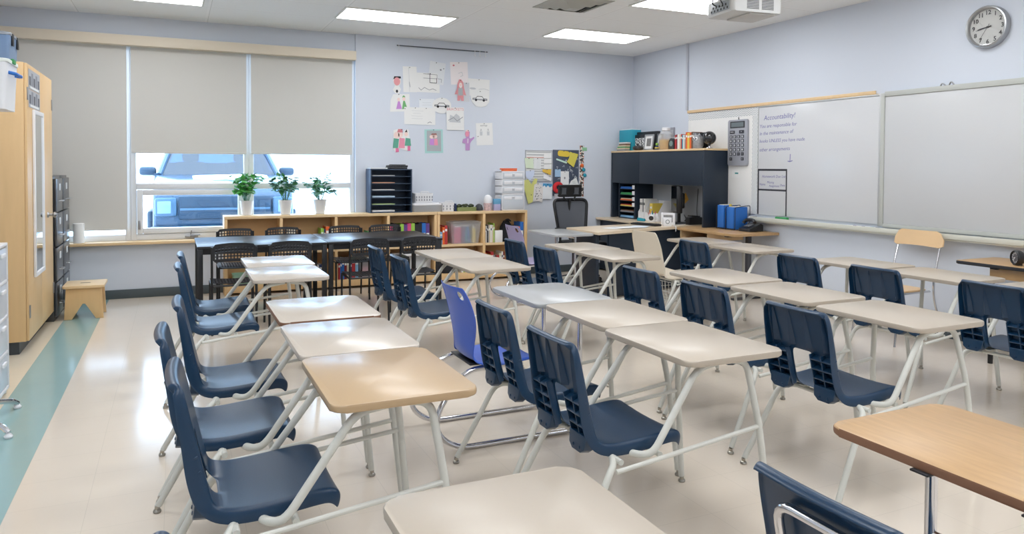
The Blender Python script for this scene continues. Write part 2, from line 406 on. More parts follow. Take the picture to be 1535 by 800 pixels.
# ------------------------------------------------------------------ parked car (front faces the window)
def car():
    t = thing('car', 'dark blue pickup truck parked nose to the window', 'car', (.66, 10.95, -.12))
    P = mat('car_paint', (44, 76, 100), .25, coat=.6); DK = mat('car_trim_dark', (36, 60, 78), .4); LT = mat('car_pale_plastic', (78, 108, 130), .45)
    CG = glass('car_glass', (84, 126, 156), .10)
    def side(prof, x0, x1, mi=0, bm=None, bev=.03):
        M = Matrix(((0, 0, 1, 0), (1, 0, 0, 0), (0, 1, 0, 0), (0, 0, 0, 1)))   # (y,z)->x extruded
        prism(bm, prof, x0, x1, mi, M, bev)
    b = BM()
    side([(.10, .62), (.06, .80), (.10, 1.10), (.18, 1.30), (.45, 1.39), (1.35, 1.46), (1.6, 1.44), (5.2, 1.40), (5.3, .65), (4.6, .50), (1.6, .50), (.35, .52)], -.92, .92, 0, b, .05)
    body = obj('body', b, P, t, 50)
    # wheel arches / fenders
    b = BM()
    for s in (-1, 1):
        box(b, (s * .955, .95, .80), (.09, 1.15, .34), None, .04)
    obj('fender_flare', b, DK, t)
    # cabin: pillars + roof with a real windscreen
    b = BM()
    zb, zt = 1.45, 2.02
    A = {-1: (Vector((-.86, 1.35, zb)), Vector((-.66, 2.05, zt))), 1: (Vector((.86, 1.35, zb)), Vector((.66, 2.05, zt)))}
    for s in (-1, 1): tube(b, [A[s][0], A[s][1], (s * .66, 3.9, zt)], .045, 8, .1)
    for s in (-1, 1):
        tube(b, [(s * .86, 2.75, zb), (s * .66, 2.8, zt)], .05, 8); tube(b, [(s * .86, 4.0, zb), (s * .66, 3.9, zt)], .06, 8)
    bx(b, -.68, .68, 2.02, 3.95, zt - .01, zt + .06, .03)
    bx(b, -.88, .88, 3.88, 3.96, zb - .02, zb + .2, .02)
    obj('cabin', b, P, t, 40)
    b = BM(); vs = [b.verts.new(v) for v in (A[-1][0], A[1][0], A[1][1], A[-1][1])]; f = b.faces.new(vs)
    r = bmesh.ops.extrude_face_region(b, geom=[f]); bmesh.ops.translate(b, vec=(0, .008, .005), verts=[v for v in r['geom'] if isinstance(v, bmesh.types.BMVert)])
    obj('windscreen', b, CG, t)
    b = BM()
    for s in (-1, 1):
        vs = [b.verts.new(v) for v in ((s * .86, 1.45, zb), (s * .86, 3.9, zb), (s * .66, 3.85, zt), (s * .66, 2.1, zt))]; b.faces.new(vs)
    obj('side_glass', b, CG, t)
    for s in (-1, 1):
        b = BM(); bx(b, s * .40 - .25, s * .40 + .25, 2.45, 2.62, .9, 1.66, .06); bx(b, s * .40 - .13, s * .40 + .13, 2.5, 2.6, 1.66, 1.86, .05); obj('seat', b, DK, t)
    b = BM(); lathe(b, [(.17, 0), (.19, .015), (.19, .03), (.165, .03), (.165, .0)], (-.40 * -1, 1.95, 1.5), 20, 0, Matrix.Rotation(1.1, 4, 'X')); obj('steering_wheel', b, DK, t)
    b = BM(); bx(b, -.84, .84, 1.45, 1.9, 1.36, 1.50, .04); obj('dashboard', b, DK, t)
    for s in (-1, 1):
        b = BM(); bx(b, s * 1.02 - .12, s * 1.02 + .12, 1.52, 1.64, 1.44, 1.58, .05); tube(b, [(s * .88, 1.56, 1.44), (s * .96, 1.56, 1.48)], .03, 8); obj('wing_mirror', b, DK, t)
    # grille with bars
    b = BM(); bx(b, -.60, .60, .02, .10, .86, 1.18, .02); g = obj('grille', b, DK, t)
    for z in (1.0,):
        b = BM(); bx(b, -.585, .585, .0, .03, z - .016, z + .016, .006); obj('bar', b, LT, g)
    for s in (-1, 1):
        b = BM(); bx(b, s * .76 - .14, s * .76 + .14, .03, .14, .90, 1.16, .04); hl = obj('headlight', b, LT, t)
        b = BM(); box(b, (s * .78, .02, 1.03), (.17, .03, .17), None, .02); obj('lens', b, mat('lamp_lens', (130, 160, 182), .1, coat=.5), hl)
    b = BM(); bx(b, -.96, .96, -.10, .12, .52, .78, .05); bp = obj('bumper', b, DK, t)
    b = BM(); bx(b, -.80, .80, -.125, -.06, .56, .70, .02); obj('skid_strip', b, LT, bp)
    b = BM(); bx(b, -.17, .17, -.135, -.12, .69, .76, .005); obj('licence_plate', b, mat('plate_white', (226, 232, 236), .5), bp)
    for (x, y) in ((-.84, .95), (.84, .95), (-.84, 4.2), (.84, 4.2)):
        b = BM(); R = Matrix.Rotation(PI / 2, 4, 'Y')
        lathe(b, [(0, -.12), (.2, -.12), (.36, -.11), (.38, -.06), (.38, .06), (.36, .11), (.2, .12), (0, .12)], (x, y, .385), 24, 0, R); wh = obj('wheel', b, mat('tyre', (28, 32, 36), .8), t)
        b = BM(); lathe(b, [(0, .125), (.1, .135), (.21, .124), (.22, .118)], (x, y, .385), 20, 0, Matrix.Rotation(PI / 2 if x > 0 else -PI / 2, 4, 'Y')); obj('hubcap', b, LT, wh)
    b = BM()
    for (x, y, sx, sy) in ((.1, .8, .55, .35), (.35, .95, .3, .2)):
        M = Matrix.Translation((x, y, 1.405 + .02 * (y > .9))) @ Matrix.Rotation(.075, 4, 'X')
        prism(b, [(a * (1 + .12 * math.sin(5 * i)), c * (1 + .15 * math.cos(3 * i))) for i, (a, c) in enumerate(circle(0, 0, sx, sy, 22))], 0, .03, 0, M, .01)
    obj('hood_glare', b, SNOW, t)  # white slabs in snow material imitate the sun's reflection on the hood
car()
# ------------------------------------------------------------------ student combo desks (chair + desk on one frame); seat faces +x
def shell(prof, us, hole=None, dish=.012, th=.006, flank=(.045, .055, .030), wrap=.010, dy=0.0):
    """moulded seat-and-back shell; prof rows (x, z, halfwidth) from the seat lip to the top of the back.
    The two outermost columns turn down (seat) / backwards (back) into a flank."""
    t = BM(); rows = []; n = len(prof)
    zmid, ztop = .55, prof[-1][1]
    for i, (x, z, w) in enumerate(prof):
        p, q = prof[max(0, i - 1)], prof[min(n - 1, i + 1)]
        tx, tz = q[0] - p[0], q[1] - p[1]; L = math.hypot(tx, tz) or 1; nx, nz = -tz / L, tx / L
        k = min(1, max(0, (z - .45) / .06)) if x < -.25 else 0        # 0 on the seat, 1 on the back
        if i < 2: nx, nz = -.35, -.94
        d = flank[0] if k < .5 else (flank[1] if z < zmid else flank[1] + (flank[2] - flank[1]) * (z - zmid) / (ztop - zmid))
        if i == 0: d = .02
        r = []
        for u in us:
            a = min(abs(u), .97); e = 1 if abs(u) > .975 else 0
            X = x + k * wrap * a * a; Z = z + (1 - k) * dish * (a * a - .5)
            if e: X += nx * d; Z += nz * d
            r.append(t.verts.new((X, math.copysign(1, u) * a * w * (1.012 if e else 1.0) + dy, Z)))
        rows.append(r)
    for i in range(n - 1):
        for j in range(len(us) - 1):
            if hole and hole(i, j): continue
            t.faces.new((rows[i][j], rows[i][j + 1], rows[i + 1][j + 1], rows[i + 1][j]))
    bmesh.ops.recalc_face_normals(t, faces=t.faces)
    me = bpy.data.meshes.new('tmp'); t.to_mesh(me); t.free()
    o = bpy.data.objects.new('tmp', me); COL.objects.link(o)
    s = o.modifiers.new('s', 'SOLIDIFY'); s.thickness = th; s.offset = 0
    d = o.modifiers.new('d', 'SUBSURF'); d.levels = 2; d.render_levels = 2
    dg = bpy.context.evaluated_depsgraph_get(); m2 = bpy.data.meshes.new_from_object(o.evaluated_get(dg))
    b = BM(); b.from_mesh(m2); bpy.data.objects.remove(o); bpy.data.meshes.remove(me); bpy.data.meshes.remove(m2)
    return b
US = [-1, -.965, -.90, -.75, -.52, -.30, -.15, 0, .15, .30, .52, .75, .90, .965, 1]
DY = .02
PROF = [(.045, .400, .200), (.048, .434, .212), (.028, .454, .218), (-.02, .457, .221), (-.09, .450, .223), (-.18, .441, .222), (-.26, .438, .218), (-.312, .446, .213), (-.338, .468, .208),
        (-.352, .515, .204), (-.366, .570, .202), (-.377, .625, .201), (-.388, .675, .201), (-.402, .735, .201), (-.414, .79, .199), (-.421, .818, .192), (-.431, .833, .184), (-.447, .836, .178), (-.462, .824, .174)]
def navy_shell():
    b = shell(PROF, US, lambda i, j: 7 <= i <= 10 and 5 <= j <= 8, dy=DY)
    def back_x(z):
        for (x0, z0, _), (x1, z1, _) in zip(PROF[7:], PROF[8:]):
            if z0 <= z <= z1: return x0 + (x1 - x0) * (z - z0) / (z1 - z0)
        return -.335
    # rear flutes
    for y in (-.15, -.05, .05, .15):
        t = BM(); vs = []
        for z, w, dpt in ((.645, .020, .020), (.70, .015, .017), (.76, .009, .011), (.805, .003, .003)):
            x = back_x(z)
            vs.append([t.verts.new((x, y - w + DY, z)), t.verts.new((x - .004 - dpt, y + DY, z)), t.verts.new((x, y + w + DY, z))])
        for a, c in zip(vs[:-1], vs[1:]):
            t.faces.new((a[0], a[1], c[1], c[0])); t.faces.new((a[1], a[2], c[2], c[1]))
        t.faces.new(vs[0]); t.faces.new(vs[-1][::-1]); merge(b, t)
    # ribbed straps beside the opening, closed at the bottom by a rounded lug
    for s in (-1, 1):
        yc = s * .135 + DY
        for z in (.475, .52, .565, .61):
            x = back_x(z); box(b, (x - .014, yc, z), (.036, .125, .007), (0, -.45, 0), .002)
        for yy, hh in ((s * .072, .19), (s * .135, .19)):
            box(b, (back_x(.54) - .014, yy + DY, .535), (.030, .007, hh), (0, -.24, 0), .002)
        M = Matrix.Translation((-.372, yc, .452)) @ Matrix.Rotation(PI / 2, 4, 'Y') @ Matrix.Rotation(.12, 4, 'Y')
        prism(b, [(-.03, -.062), (.018, -.055), (.036, -.03), (.036, .03), (.018, .055), (-.03, .062)], -.012, .03, 0, M, .003)
        for yy in (-.022, .022): lathe(b, [(0, -.016), (.006, -.015), (.007, -.011)], M @ Vector((.018, yy, 0)), 8, 0, M.to_3x3().to_4x4())
    return b
DX0, DX1 = 0.0, .485
def desktop_bm(y0=-.29, y1=.34, z=.75, th=.024, r=.045):
    b = BM(); prism(b, rrect(DX0, DX1, y0, y1, r), z - th, z, 0, None, .007); return b
def side_bm(s):
    b = BM()
    tube(b, [(.20, s * .225, .719), (.085, s * .23, .705), (-.135, s * .252, .411), (-.185, s * .215, .404), (-.215, s * .13, .409)], .0135, 12, .05)     # desk arm running down into the seat rail
    tube(b, [(.372, s * .262, .45), (-.145, s * .270, .395), (-.30, s * .262, .375)], .009, 10, .03)                              # thin stretcher
    return b
def leg_front_bm(s):
    b = BM(); tube(b, [(.24, s * .215, .7175), (.335, s * .222, .708), (.372, s * .262, .45), (.415, s * .285, .03)], .0135, 12, .05); return b
def leg_rear_bm(s):
    b = BM(); tube(b, [(-.255, s * .12, .409), (-.285, s * .225, .396), (-.325, s * .252, .365), (-.40, s * .265, .22), (-.505, s * .285, .03)], .0135, 12, .05); return b
def glide_bm(x, y):
    b = BM(); lathe(b, [(0, 0.0005), (.015, 0.0005), (.017, .006), (.0145, .013), (.010, .016), (.010, .03), (0, .03)], (x, y, 0), 14); return b
def under_bm():
    b = BM()
    box(b, (.20, .0, .721), (.035, .44, .008), None, .002); box(b, (.33, .0, .7205), (.03, .44, .009), None, .002)
    return b
def seat_support_bm():
    b = BM()
    tube(b, [(-.10, -.25, .403), (-.10, .25, .403)], .011, 10); tube(b, [(-.27, -.247, .399), (-.27, .247, .399)], .011, 10)
    for s in (-1, 1): box(b, (-.19, s * .12, .418), (.22, .03, .010), None, .003)
    return b
def make_combo(shell_bm, smat, tmat, label, group, basket=False):
    t = thing('student_desk', label, 'school desk', (0, 0, 0), 0, group)
    obj('desktop', desktop_bm(), tmat, t, 40)
    obj('chair_shell', shell_bm, smat, t, 50)
    for s in (-1, 1):
        obj('side_frame', side_bm(s), TUBE, t)
        l = obj('leg', leg_front_bm(s), TUBE, t); obj('glide', glide_bm(.418, s * .286), GLIDE, l)
        l = obj('leg', leg_rear_bm(s), TUBE, t); obj('glide', glide_bm(-.509, s * .286), GLIDE, l)
    obj('desk_bracket', under_bm(), TUBE, t); obj('seat_support', seat_support_bm(), TUBE, t)
    if basket:
        b = BM(); z0, z1 = .20, .385
        for k in range(9): y = -.2 + .05 * k; tube(b, [(-.32, y, z1), (-.30, y, z0), (-.01, y, z0)], .0028, 6, .02)
        for x in (-.30, -.2, -.1, -.01): tube(b, [(x, -.2, z1), (x, -.2, z0), (x, .2, z0), (x, .2, z1)], .0028, 6, .01)
        for z in (.29, z1): tube(b, [(-.01, -.2, z), (-.315, -.2, z), (-.315, .2, z), (-.01, .2, z)], .0028, 6, .01)
        obj('book_basket', b, TUBE, t)
    return t
GP = 'combination desks with navy seats'
proto = make_combo(navy_shell(), NAVY, TAN, '', GP)
# (x of desktop left edge, y centre of frame, top material, label)
spots = [
    (.432, 2.525, TANY, 'navy seat desk with a yellowish tan top, nearest in the leftmost column'),
    (.437, 3.165, TANP, 'navy seat desk with pale tan top, second from the front in the leftmost column'),
    (.447, 3.835, TANP, 'navy seat desk with brown-edged pale top, third from the front in the leftmost column'),
    (.456, 5.215, TANP, 'navy seat desk with glossy pale top, second nearest the black table in the leftmost column'),
    (.476, 5.875, TANP, 'navy seat desk with glossy pale top, closest to the black table in the leftmost column'),
    (1.757, 2.510, TAN, 'navy seat desk with pinkish tan top, right in the middle foreground of the room'),
    (1.785, 3.145, TAN, 'navy seat desk between the middle foreground desk and the grey topped one'),
    (1.90, 5.135, TAN, 'navy seat desk behind the bright blue chair, nearer of the two there'),
    (1.90, 5.831, TAN, 'navy seat desk by the black table, farther of the two behind the bright blue chair'),
    (3.10, 2.555, TAN, 'navy seat desk with pinkish tan top, nearest in the third column from the left'),
    (3.13, 3.255, TAN, 'navy seat desk with pinkish tan top, second from the front in the third column'),
    (3.175, 3.935, TAN, 'navy seat desk with pinkish tan top, third from the front in the third column'),
    (3.17, 5.265, TAN, 'navy seat desk in front of the navy teacher desk, second farthest in the third column'),
    (3.20, 5.915, TAN, 'navy seat desk farthest in the third column, just before the lilac chair'),
    (4.66, 2.640, TAN, 'navy seat desk at the right edge, nearest in the column along the whiteboard'),
    (4.63, 3.395, TAN, 'navy seat desk in the whiteboard column, second from the front'),
    (4.65, 4.075, TAN, 'navy seat desk in the whiteboard column, third from the front beside the plywood chair'),
    (4.63, 5.26, TAN, 'navy seat desk in front of the oak side desk with the blue binders'),
]
BROWN = mat('brown_edge', (132, 94, 70), .5)
def brown_edge(o):
    o.data = o.data.copy(); o.data.materials.append(BROWN)
    for p in o.data.polygons:
        if p.normal.z < .35: p.material_index = len(o.data.materials) - 1
for i, (x, y, m, lab) in enumerate(spots):
    if i == 0: o = proto; o.location = (x, y, 0); o['label'] = lab
    else: o = dup(proto, (x, y, 0), 0, lab)
    recolor(child(o, 'desktop'), m)
    if i == 2: brown_edge(child(o, 'desktop'))
    if i in (7, 8): child(o, 'desktop').scale.y = 1.1
    if i == 1: child(o, 'chair_shell').location.x = -.05
    if 9 <= i <= 13: child(o, 'chair_shell').location.x = -.025
# the beige shell with its wire book basket
PB = [(x, z, w * 1.12 + .008) for i, (x, z, w) in enumerate(PROF[:14])]
PB += [(-.424, .80, .222), (-.436, .85, .206), (-.446, .868, .186)]
bg_ = make_combo(shell(PB, US, None, flank=(.03, .02, .012), wrap=.03, dy=DY + .03), BEIGE, TAN, 'beige seat desk with a wire book basket under the seat, beside the teacher desk', None, True)
bg_.location = (4.63, 5.93, 0); child(bg_, 'chair_shell').location.x = -.05

# ------------------------------------------------------------------ cantilever combos on chrome sled bases
def sled_parts(t, post_x=.31, ys=(-.17, .28), bar=.70):
    for y in ys:
        b = BM()
        tube(b, [(post_x, y, .722), (post_x, y, .016), (-.42, y, .016), (-.53, y, .10), (-.53, y, .22), (-.36, y * .75 + .01, .405), (-.05, y * .75 + .01, .415)], .0145, 12, .09)
        obj('sled_runner', b, CHROME, t)
    b = BM(); tube(b, [(post_x, ys[0], bar), (post_x, ys[1], bar)], .012, 10); obj('cross_bar', b, CHROME, t)
    b = BM(); box(b, (-.2, (ys[0] + ys[1]) / 2, .424), (.24, .30, .012), None, .004); obj('seat_plate', b, BLACKP, t)
    for y in ys: b = BM(); box(b, (post_x, y, .7235), (.10, .05, .006), None, .002); obj('desk_bracket', b, BLACKP, t)
def tear_shell():
    P = [(.06, .405, .15), (.062, .43, .175), (.035, .452, .195), (-.03, .456, .212), (-.11, .448, .218), (-.20, .441, .212), (-.27, .440, .185), (-.318, .455, .155), (-.342, .492, .142),
         (-.350, .54, .155), (-.352, .60, .182), (-.358, .66, .205), (-.372, .72, .212), (-.392, .78, .205), (-.412, .825, .19), (-.424, .850, .17)]
    return shell(P, US, lambda i, j: i == 13 and j in (3, 10), flank=(.012, .006, .004), wrap=.035)
t = thing('student_desk', 'bright blue curved seat desk with a grey speckled top and chrome sled base', 'school desk', (1.752, 3.74, 0))
obj('desktop', desktop_bm(-.25, .385), GREYT, t, 40); obj('chair_shell', tear_shell(), BLUE, t, 50); sled_parts(t)
t = thing('student_desk', 'lilac curved seat desk with a grey top in front of the mesh office chair', 'school desk', (3.74, 7.30, 0))
obj('desktop', desktop_bm(-.30, .45), GREYT, t, 40); obj('chair_shell', tear_shell(), PURP, t, 50); sled_parts(t)
# oak-topped sled desk at the right, its seat with a chrome loop on the back
t = thing('student_desk', 'oak topped desk in the right foreground, its dark seat backed by a chrome loop', 'school desk', (1.70, 1.20, 0))
brown_edge(obj('desktop', desktop_bm(-.30, .33), OAK, t, 40))
obj('chair_shell', shell([(x - .10, z, w) for (x, z, w) in PROF], US, None, flank=(.03, .012, .008), dy=-.14), NAVY, t, 50)
b = BM(); tube(b, [(-.43, -.26, .44), (-.50, -.26, .62), (-.533, -.26, .77), (-.533, -.02, .77), (-.50, -.02, .62), (-.43, -.02, .44)], .011, 12, .05); obj('back_loop', b, CHROME, t)
b = BM()
for y in (-.29,): lathe(b, [(0, .010), (.008, .009), (.012, .004), (.012, 0)], (-.520, y, .795), 12, 0, Matrix.Rotation(-PI / 2, 4, 'Y'))
obj('rivet', b, CHROME, t)
b0 = sled_parts(t, .035, (-.24, .03), .56)
# pale desk cut by the bottom edge of the picture
o = dup(proto, (.405, 1.235, 0), 0, 'navy seat desk with a pale beige top, right at the bottom edge of the picture', GP)
recolor(child(o, 'desktop'), TAN)
# ------------------------------------------------------------------ black tables and perforated chairs
def black_table(x0, x1, label):
    y0, y1, z = 7.25, 8.20, .74
    t = thing('work_table', label, 'table', ((x0 + x1) / 2, (y0 + y1) / 2, 0), 0, 'black work tables'); w, d = (x1 - x0) / 2 - .003, (y1 - y0) / 2
    b = BM(); bx(b, -w, w, -d, d, z - .022, z, .004); obj('tabletop', b, TABLEB, t)
    b = BM()
    bx(b, -w + .03, w - .03, -d + .015, -d + .035, z - .075, z - .0225); bx(b, -w + .03, w - .03, d - .035, d - .015, z - .075, z - .0225)
    bx(b, -w + .015, -w + .035, -d + .03, d - .03, z - .075, z - .0225); bx(b, w - .035, w - .015, -d + .03, d - .03, z - .075, z - .0225)
    obj('apron', b, BLACKM, t)
    for sx in (-1, 1):
        for sy in (-1, 1):
            b = BM(); bx(b, sx * (w - .028) - .022, sx * (w - .028) + .022, sy * (d - .028) - .022, sy * (d - .028) + .022, 0.001, z - .023, .004); obj('leg', b, BLACKM, t)
black_table(.185, 1.362, 'long black work table, left one of the joined pair below the window')
black_table(1.362, 2.54, 'long black work table, right one of the joined pair before the bookcase')
def perforated(w, h, nx, ny, hs=.55, r=.03):
    """panel in the u,v plane with square holes"""
    t = BM(); xs = [-w / 2]; m = .022
    px = (w - 2 * m) / nx; py = (h - 2 * m) / ny
    X = [-w / 2]; 
    for i in range(nx): c = -w / 2 + m + px * (i + .5); X += [c - px * hs / 2, c + px * hs / 2]
    X.append(w / 2); Y = [-h / 2]
    for i in range(ny): c = -h / 2 + m + py * (i + .5); Y += [c - py * hs / 2, c + py * hs / 2]
    Y.append(h / 2)
    V = [[t.verts.new((x, y, 0)) for y in Y] for x in X]
    for i in range(len(X) - 1):
        for j in range(len(Y) - 1):
            if i % 2 == 1 and j % 2 == 1: continue
            t.faces.new((V[i][j], V[i + 1][j], V[i + 1][j + 1], V[i][j + 1]))
    f = list(t.faces); r_ = bmesh.ops.extrude_face_region(t, geom=f)
    bmesh.ops.translate(t, vec=(0, 0, .006), verts=[v for v in r_['geom'] if isinstance(v, bmesh.types.BMVert)])
    bmesh.ops.recalc_face_normals(t, faces=t.faces)
    # round the outer corners by pulling them in
    for v in t.verts:
        if abs(abs(v.co.x) - w / 2) < 1e-5 and abs(abs(v.co.y) - h / 2) < 1e-5: v.co.x *= (1 - .03 / w); v.co.y *= (1 - .03 / h)
    return t
BLP = mat('black_perforated_plastic', (36, 37, 41), .42)
def make_black_chair():
    t = thing('dining_chair', '', 'chair')          # faces +y, back at y = -.2
    s = perforated(.37, .37, 12, 12, .55)
    for v in s.verts: v.co.z += .012 * ((v.co.x / .185) ** 2) - (.02 * max(0, (v.co.y - .12) / .07) if v.co.y > .12 else 0)
    bmesh.ops.transform(s, matrix=Matrix.Translation((0, .02, .436)), verts=s.verts); obj('seat', s, BLP, t, 30)
    k = perforated(.37, .155, 12, 4, .62)
    for v in k.verts:
        v.co.z += .025 * (v.co.x / .185) ** 2
        if v.co.y > 0: v.co.y += .012 * (1 - (v.co.x / .185) ** 2)
    bmesh.ops.transform(k, matrix=Matrix.Translation((0, -.195, .715)) @ Matrix.Rotation(math.radians(96), 4, 'X'), verts=k.verts); obj('backrest', k, BLP, t, 30)
    for sx in (-1, 1):
        b = BM(); tube(b, [(sx * .183, -.225, .001), (sx * .183, -.185, .43), (sx * .183, -.20, .77)], .0105, 8, .1); obj('leg', b, BLACKM, t)
        b = BM(); tube(b, [(sx * .183, .19, .001), (sx * .183, .165, .43)], .0105, 8); obj('leg', b, BLACKM, t)
    b = BM()
    for sx in (-1, 1): tube(b, [(sx * .183, -.185, .425), (sx * .183, .165, .425)], .0095, 8)
    tube(b, [(-.183, .165, .425), (.183, .165, .425)], .0095, 8); tube(b, [(-.183, -.186, .425), (.183, -.186, .425)], .0095, 8)
    obj('seat_rail', b, BLACKM, t)
    return t
bc = make_black_chair(); GC = 'black perforated chairs around the work tables'
near = [(.48, 7.09), (.955, 7.09), (1.68, 7.09), (2.17, 7.09)]
far = [(.60, 8.27), (1.10, 8.27), (1.79, 8.27), (2.25, 8.27)]
ordn = ['first', 'second', 'third', 'fourth']
for i, (x, y) in enumerate(near):
    lab = 'black perforated chair on the near side of the black tables, %s from the left' % ordn[i]
    if i == 0: bc.location = (x, y, 0); bc['label'] = lab; bc['group'] = GC
    else: dup(bc, (x, y, 0), 0, lab)
for i, (x, y) in enumerate(far):
    dup(bc, (x, y, 0), PI, 'black perforated chair on the bookcase side of the black tables, %s from the left' % ordn[i])

# ------------------------------------------------------------------ bookcases under the window
BY0, BY1, BZ = 8.90, 9.185, .905
EDGE = BIRCHV
def bookcase(x0, x1, divs, label, shelfbays, white_end=False):
    t = thing('bookcase', label, 'bookcase', ((x0 + x1) / 2, BY0, 0)); c = (x0 + x1) / 2; L0, L1 = x0 - c, x1 - c; D = BY1 - BY0
    b = BM(); bx(b, L0, L1, 0, D, BZ - .034, BZ, .003); top = obj('top', b, [BIRCH], t)
    b = BM(); bx(b, L0, L0 + .034, 0, D, .001, BZ - .035, .002); obj('side_panel', b, EDGE, t)
    b = BM(); bx(b, L1 - .034, L1, 0, D, .001, BZ - .035, .002); obj('side_panel', b, EDGE, t)
    for dx in divs: b = BM(); bx(b, dx - c - .017, dx - c + .017, .001, D - .01, .111, BZ - .035, .002); obj('divider', b, EDGE, t)
    b = BM(); bx(b, L0 + .034, L1 - .034, .0, D - .01, .03, .11, .002); obj('base', b, EDGE, t)
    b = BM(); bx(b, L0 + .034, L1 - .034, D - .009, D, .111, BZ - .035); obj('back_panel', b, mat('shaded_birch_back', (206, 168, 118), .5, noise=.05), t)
    E = [x0 + .017] + list(divs) + [x1 - .017]
    for k in shelfbays:
        b = BM(); bx(b, E[k] + .018 - c, E[k + 1] - .018 - c, .002, D - .01, .455, .485, .002); obj('shelf', b, BIRCH, t)
    return t
bookcase(.515, 3.04, (1.135, 1.77, 2.41), 'long low birch bookcase under the window, four bays wide', (1, 2, 3))
bookcase(3.046, 4.315, (3.69,), 'shorter low birch bookcase beside the hanging paper boards, two bays wide', (0, 1))
b = BM()
# books: one mesh each -- cover, spine and page block
BOOKN = {'red': (176, 50, 52), 'dark red': (120, 34, 44), 'orange': (226, 104, 44), 'yellow': (222, 196, 84), 'green': (60, 150, 84), 'lime green': (150, 196, 76), 'dark green': (44, 84, 66), 'blue': (40, 108, 190),
         'navy': (38, 54, 92), 'light blue': (130, 178, 214), 'purple': (96, 62, 132), 'pink': (206, 70, 124), 'white': (228, 226, 222), 'cream': (214, 200, 172), 'black': (32, 32, 36), 'grey': (142, 142, 146), 'brown': (112, 78, 56), 'teal': (36, 150, 172)}
def cmat(n): return mat('cover_' + n.replace(' ', '_'), BOOKN[n], .5, noise=.05, nscale=30)
PAGES = mat('page_edges', (226, 218, 200), .85)
def book_bm(w, d, h, binder=False):
    """spine faces -y, origin at bottom front left; w along x"""
    b = BM(); c = .0025
    bx(b, 0, c, .002, d, 0, h, 0, 0); bx(b, w - c, w, .002, d, 0, h, 0, 0)
    if binder:
        bx(b, 0, w, 0, .003, 0, h, .001, 0); bx(b, .15 * w, .85 * w, -.0008, 0, h * .22, h * .56, 0, 2)
        lathe(b, [(0, .001), (.007, .001), (.009, 0), (.009, -.002)], (w / 2, -.0005, h * .12), 12, 1, Matrix.Rotation(PI / 2, 4, 'X'))
        bx(b, c, w - c, .01, d - .02, .008, h - .02, 0, 1)
    else:
        bx(b, 0, w, 0, .003, 0, h, .0012, 0); bx(b, .12 * w, .88 * w, -.0005, 0, h * .70, h * .82, 0, 2)
        bx(b, c, w - c, .003, d - .006, .004, h - .004, 0, 1)
    return b
nth = ['first', 'second', 'third', 'fourth', 'fifth', 'sixth', 'seventh', 'eighth', 'ninth', 'tenth', 'eleventh', 'twelfth', 'thirteenth', 'fourteenth', 'fifteenth', 'sixteenth']
def shelf_books(x, zs, seq, where, group, y=None, kind='book', depth=.20, rx=0):
    """seq: list of (colour, width, height[, binder])"""
    y = BY0 + .035 if y is None else y
    for i, e in enumerate(seq):
        col, w_, h_ = e[:3]; bd = len(e) > 3
        lbl = mat('spine_label', (232, 232, 228), .7) if col != 'white' else mat('spine_label_dark', (90, 96, 110), .7)
        kk = 'binder' if bd else kind
        one(kk, book_bm(w_, depth, h_, bd), [cmat(col), PAGES if not bd else mat('binder_inner', (170, 170, 172), .6), lbl],
            '%s %s, %s from the left %s' % (col, kk, nth[i], where), kk, group, 0, (x, y, zs + .001))
        x += w_ + .0016
    return x
ZU, ZL = .485, .11
rr = random.Random(11)
def seq(cols, w=(.018, .04), h=(.19, .27)): return [(c, rr.uniform(*w), rr.uniform(*h)) for c in cols]
G1 = 'books in the low birch bookcases'
# bay 2 upper: a flat stack, small pots and upright books
for i, (c, w_, h_) in enumerate((('cream', .21, .032), ('white', .24, .028), ('cream', .20, .03), ('brown', .17, .03), ('cream', .10, .05))):
    z = ZU + .07 + sum((.032, .028, .03, .03)[:i]) + .0015 * i
    one('book', (lambda q: (bx(q, 0, w_, 0, .19, 0, .003, 0, 0), bx(q, 0, w_, 0, .19, h_ - .003, h_, 0, 0), bx(q, 0, .003, 0, .19, 0.003, h_ - .003, 0, 0), bx(q, .003, w_ - .004, .004, .186, .003, h_ - .003, 0, 1), q)[-1])(BM()), [cmat(c), PAGES],
        ['cream hardback lying lowest in the flat pile of books, second bay', 'white book lying second from the bottom of the flat pile, second bay', 'cream paperback lying in the middle of the flat pile, second bay', 'brown book lying near the top of the flat pile, second bay', 'small cream box lying on top of the flat pile of books, second bay'][i], 'book', 'flat pile of books in the second bay', 0, (1.165 + .01 * i, BY0 + .04, z))
b = BM(); bx(b, 1.158, 1.42, BY0 + .03, BY0 + .25, ZU + .001, ZU + .068, .006); one('storage_box', b, cmat('dark green'), 'dark flat box under the pile of books in the second bay of the bookcase', 'box')
x = shelf_books(1.465, ZU, [('red', .03, .12), ('black', .032, .15), ('navy', .03, .16), ('white', .028, .13)], 'of the short books in the upper second bay', G1)
shelf_books(x + .002, ZU, [('lime green', .035, .25), ('navy', .02, .24), ('orange', .044, .27), ('dark green', .018, .25), ('cream', .026, .26)], 'of the tall books in the upper second bay', G1)
# bay 3 upper
shelf_books(1.80, ZU, [('white', .04, .15), ('navy', .045, .18), ('dark red', .05, .18), ('green', .04, .17), ('black', .045, .18), ('cream', .04, .17), ('brown', .04, .19), ('dark green', .045, .18), ('green', .05, .2), ('white', .04, .16), ('lime green', .045, .16)], 'in the upper third bay', G1)
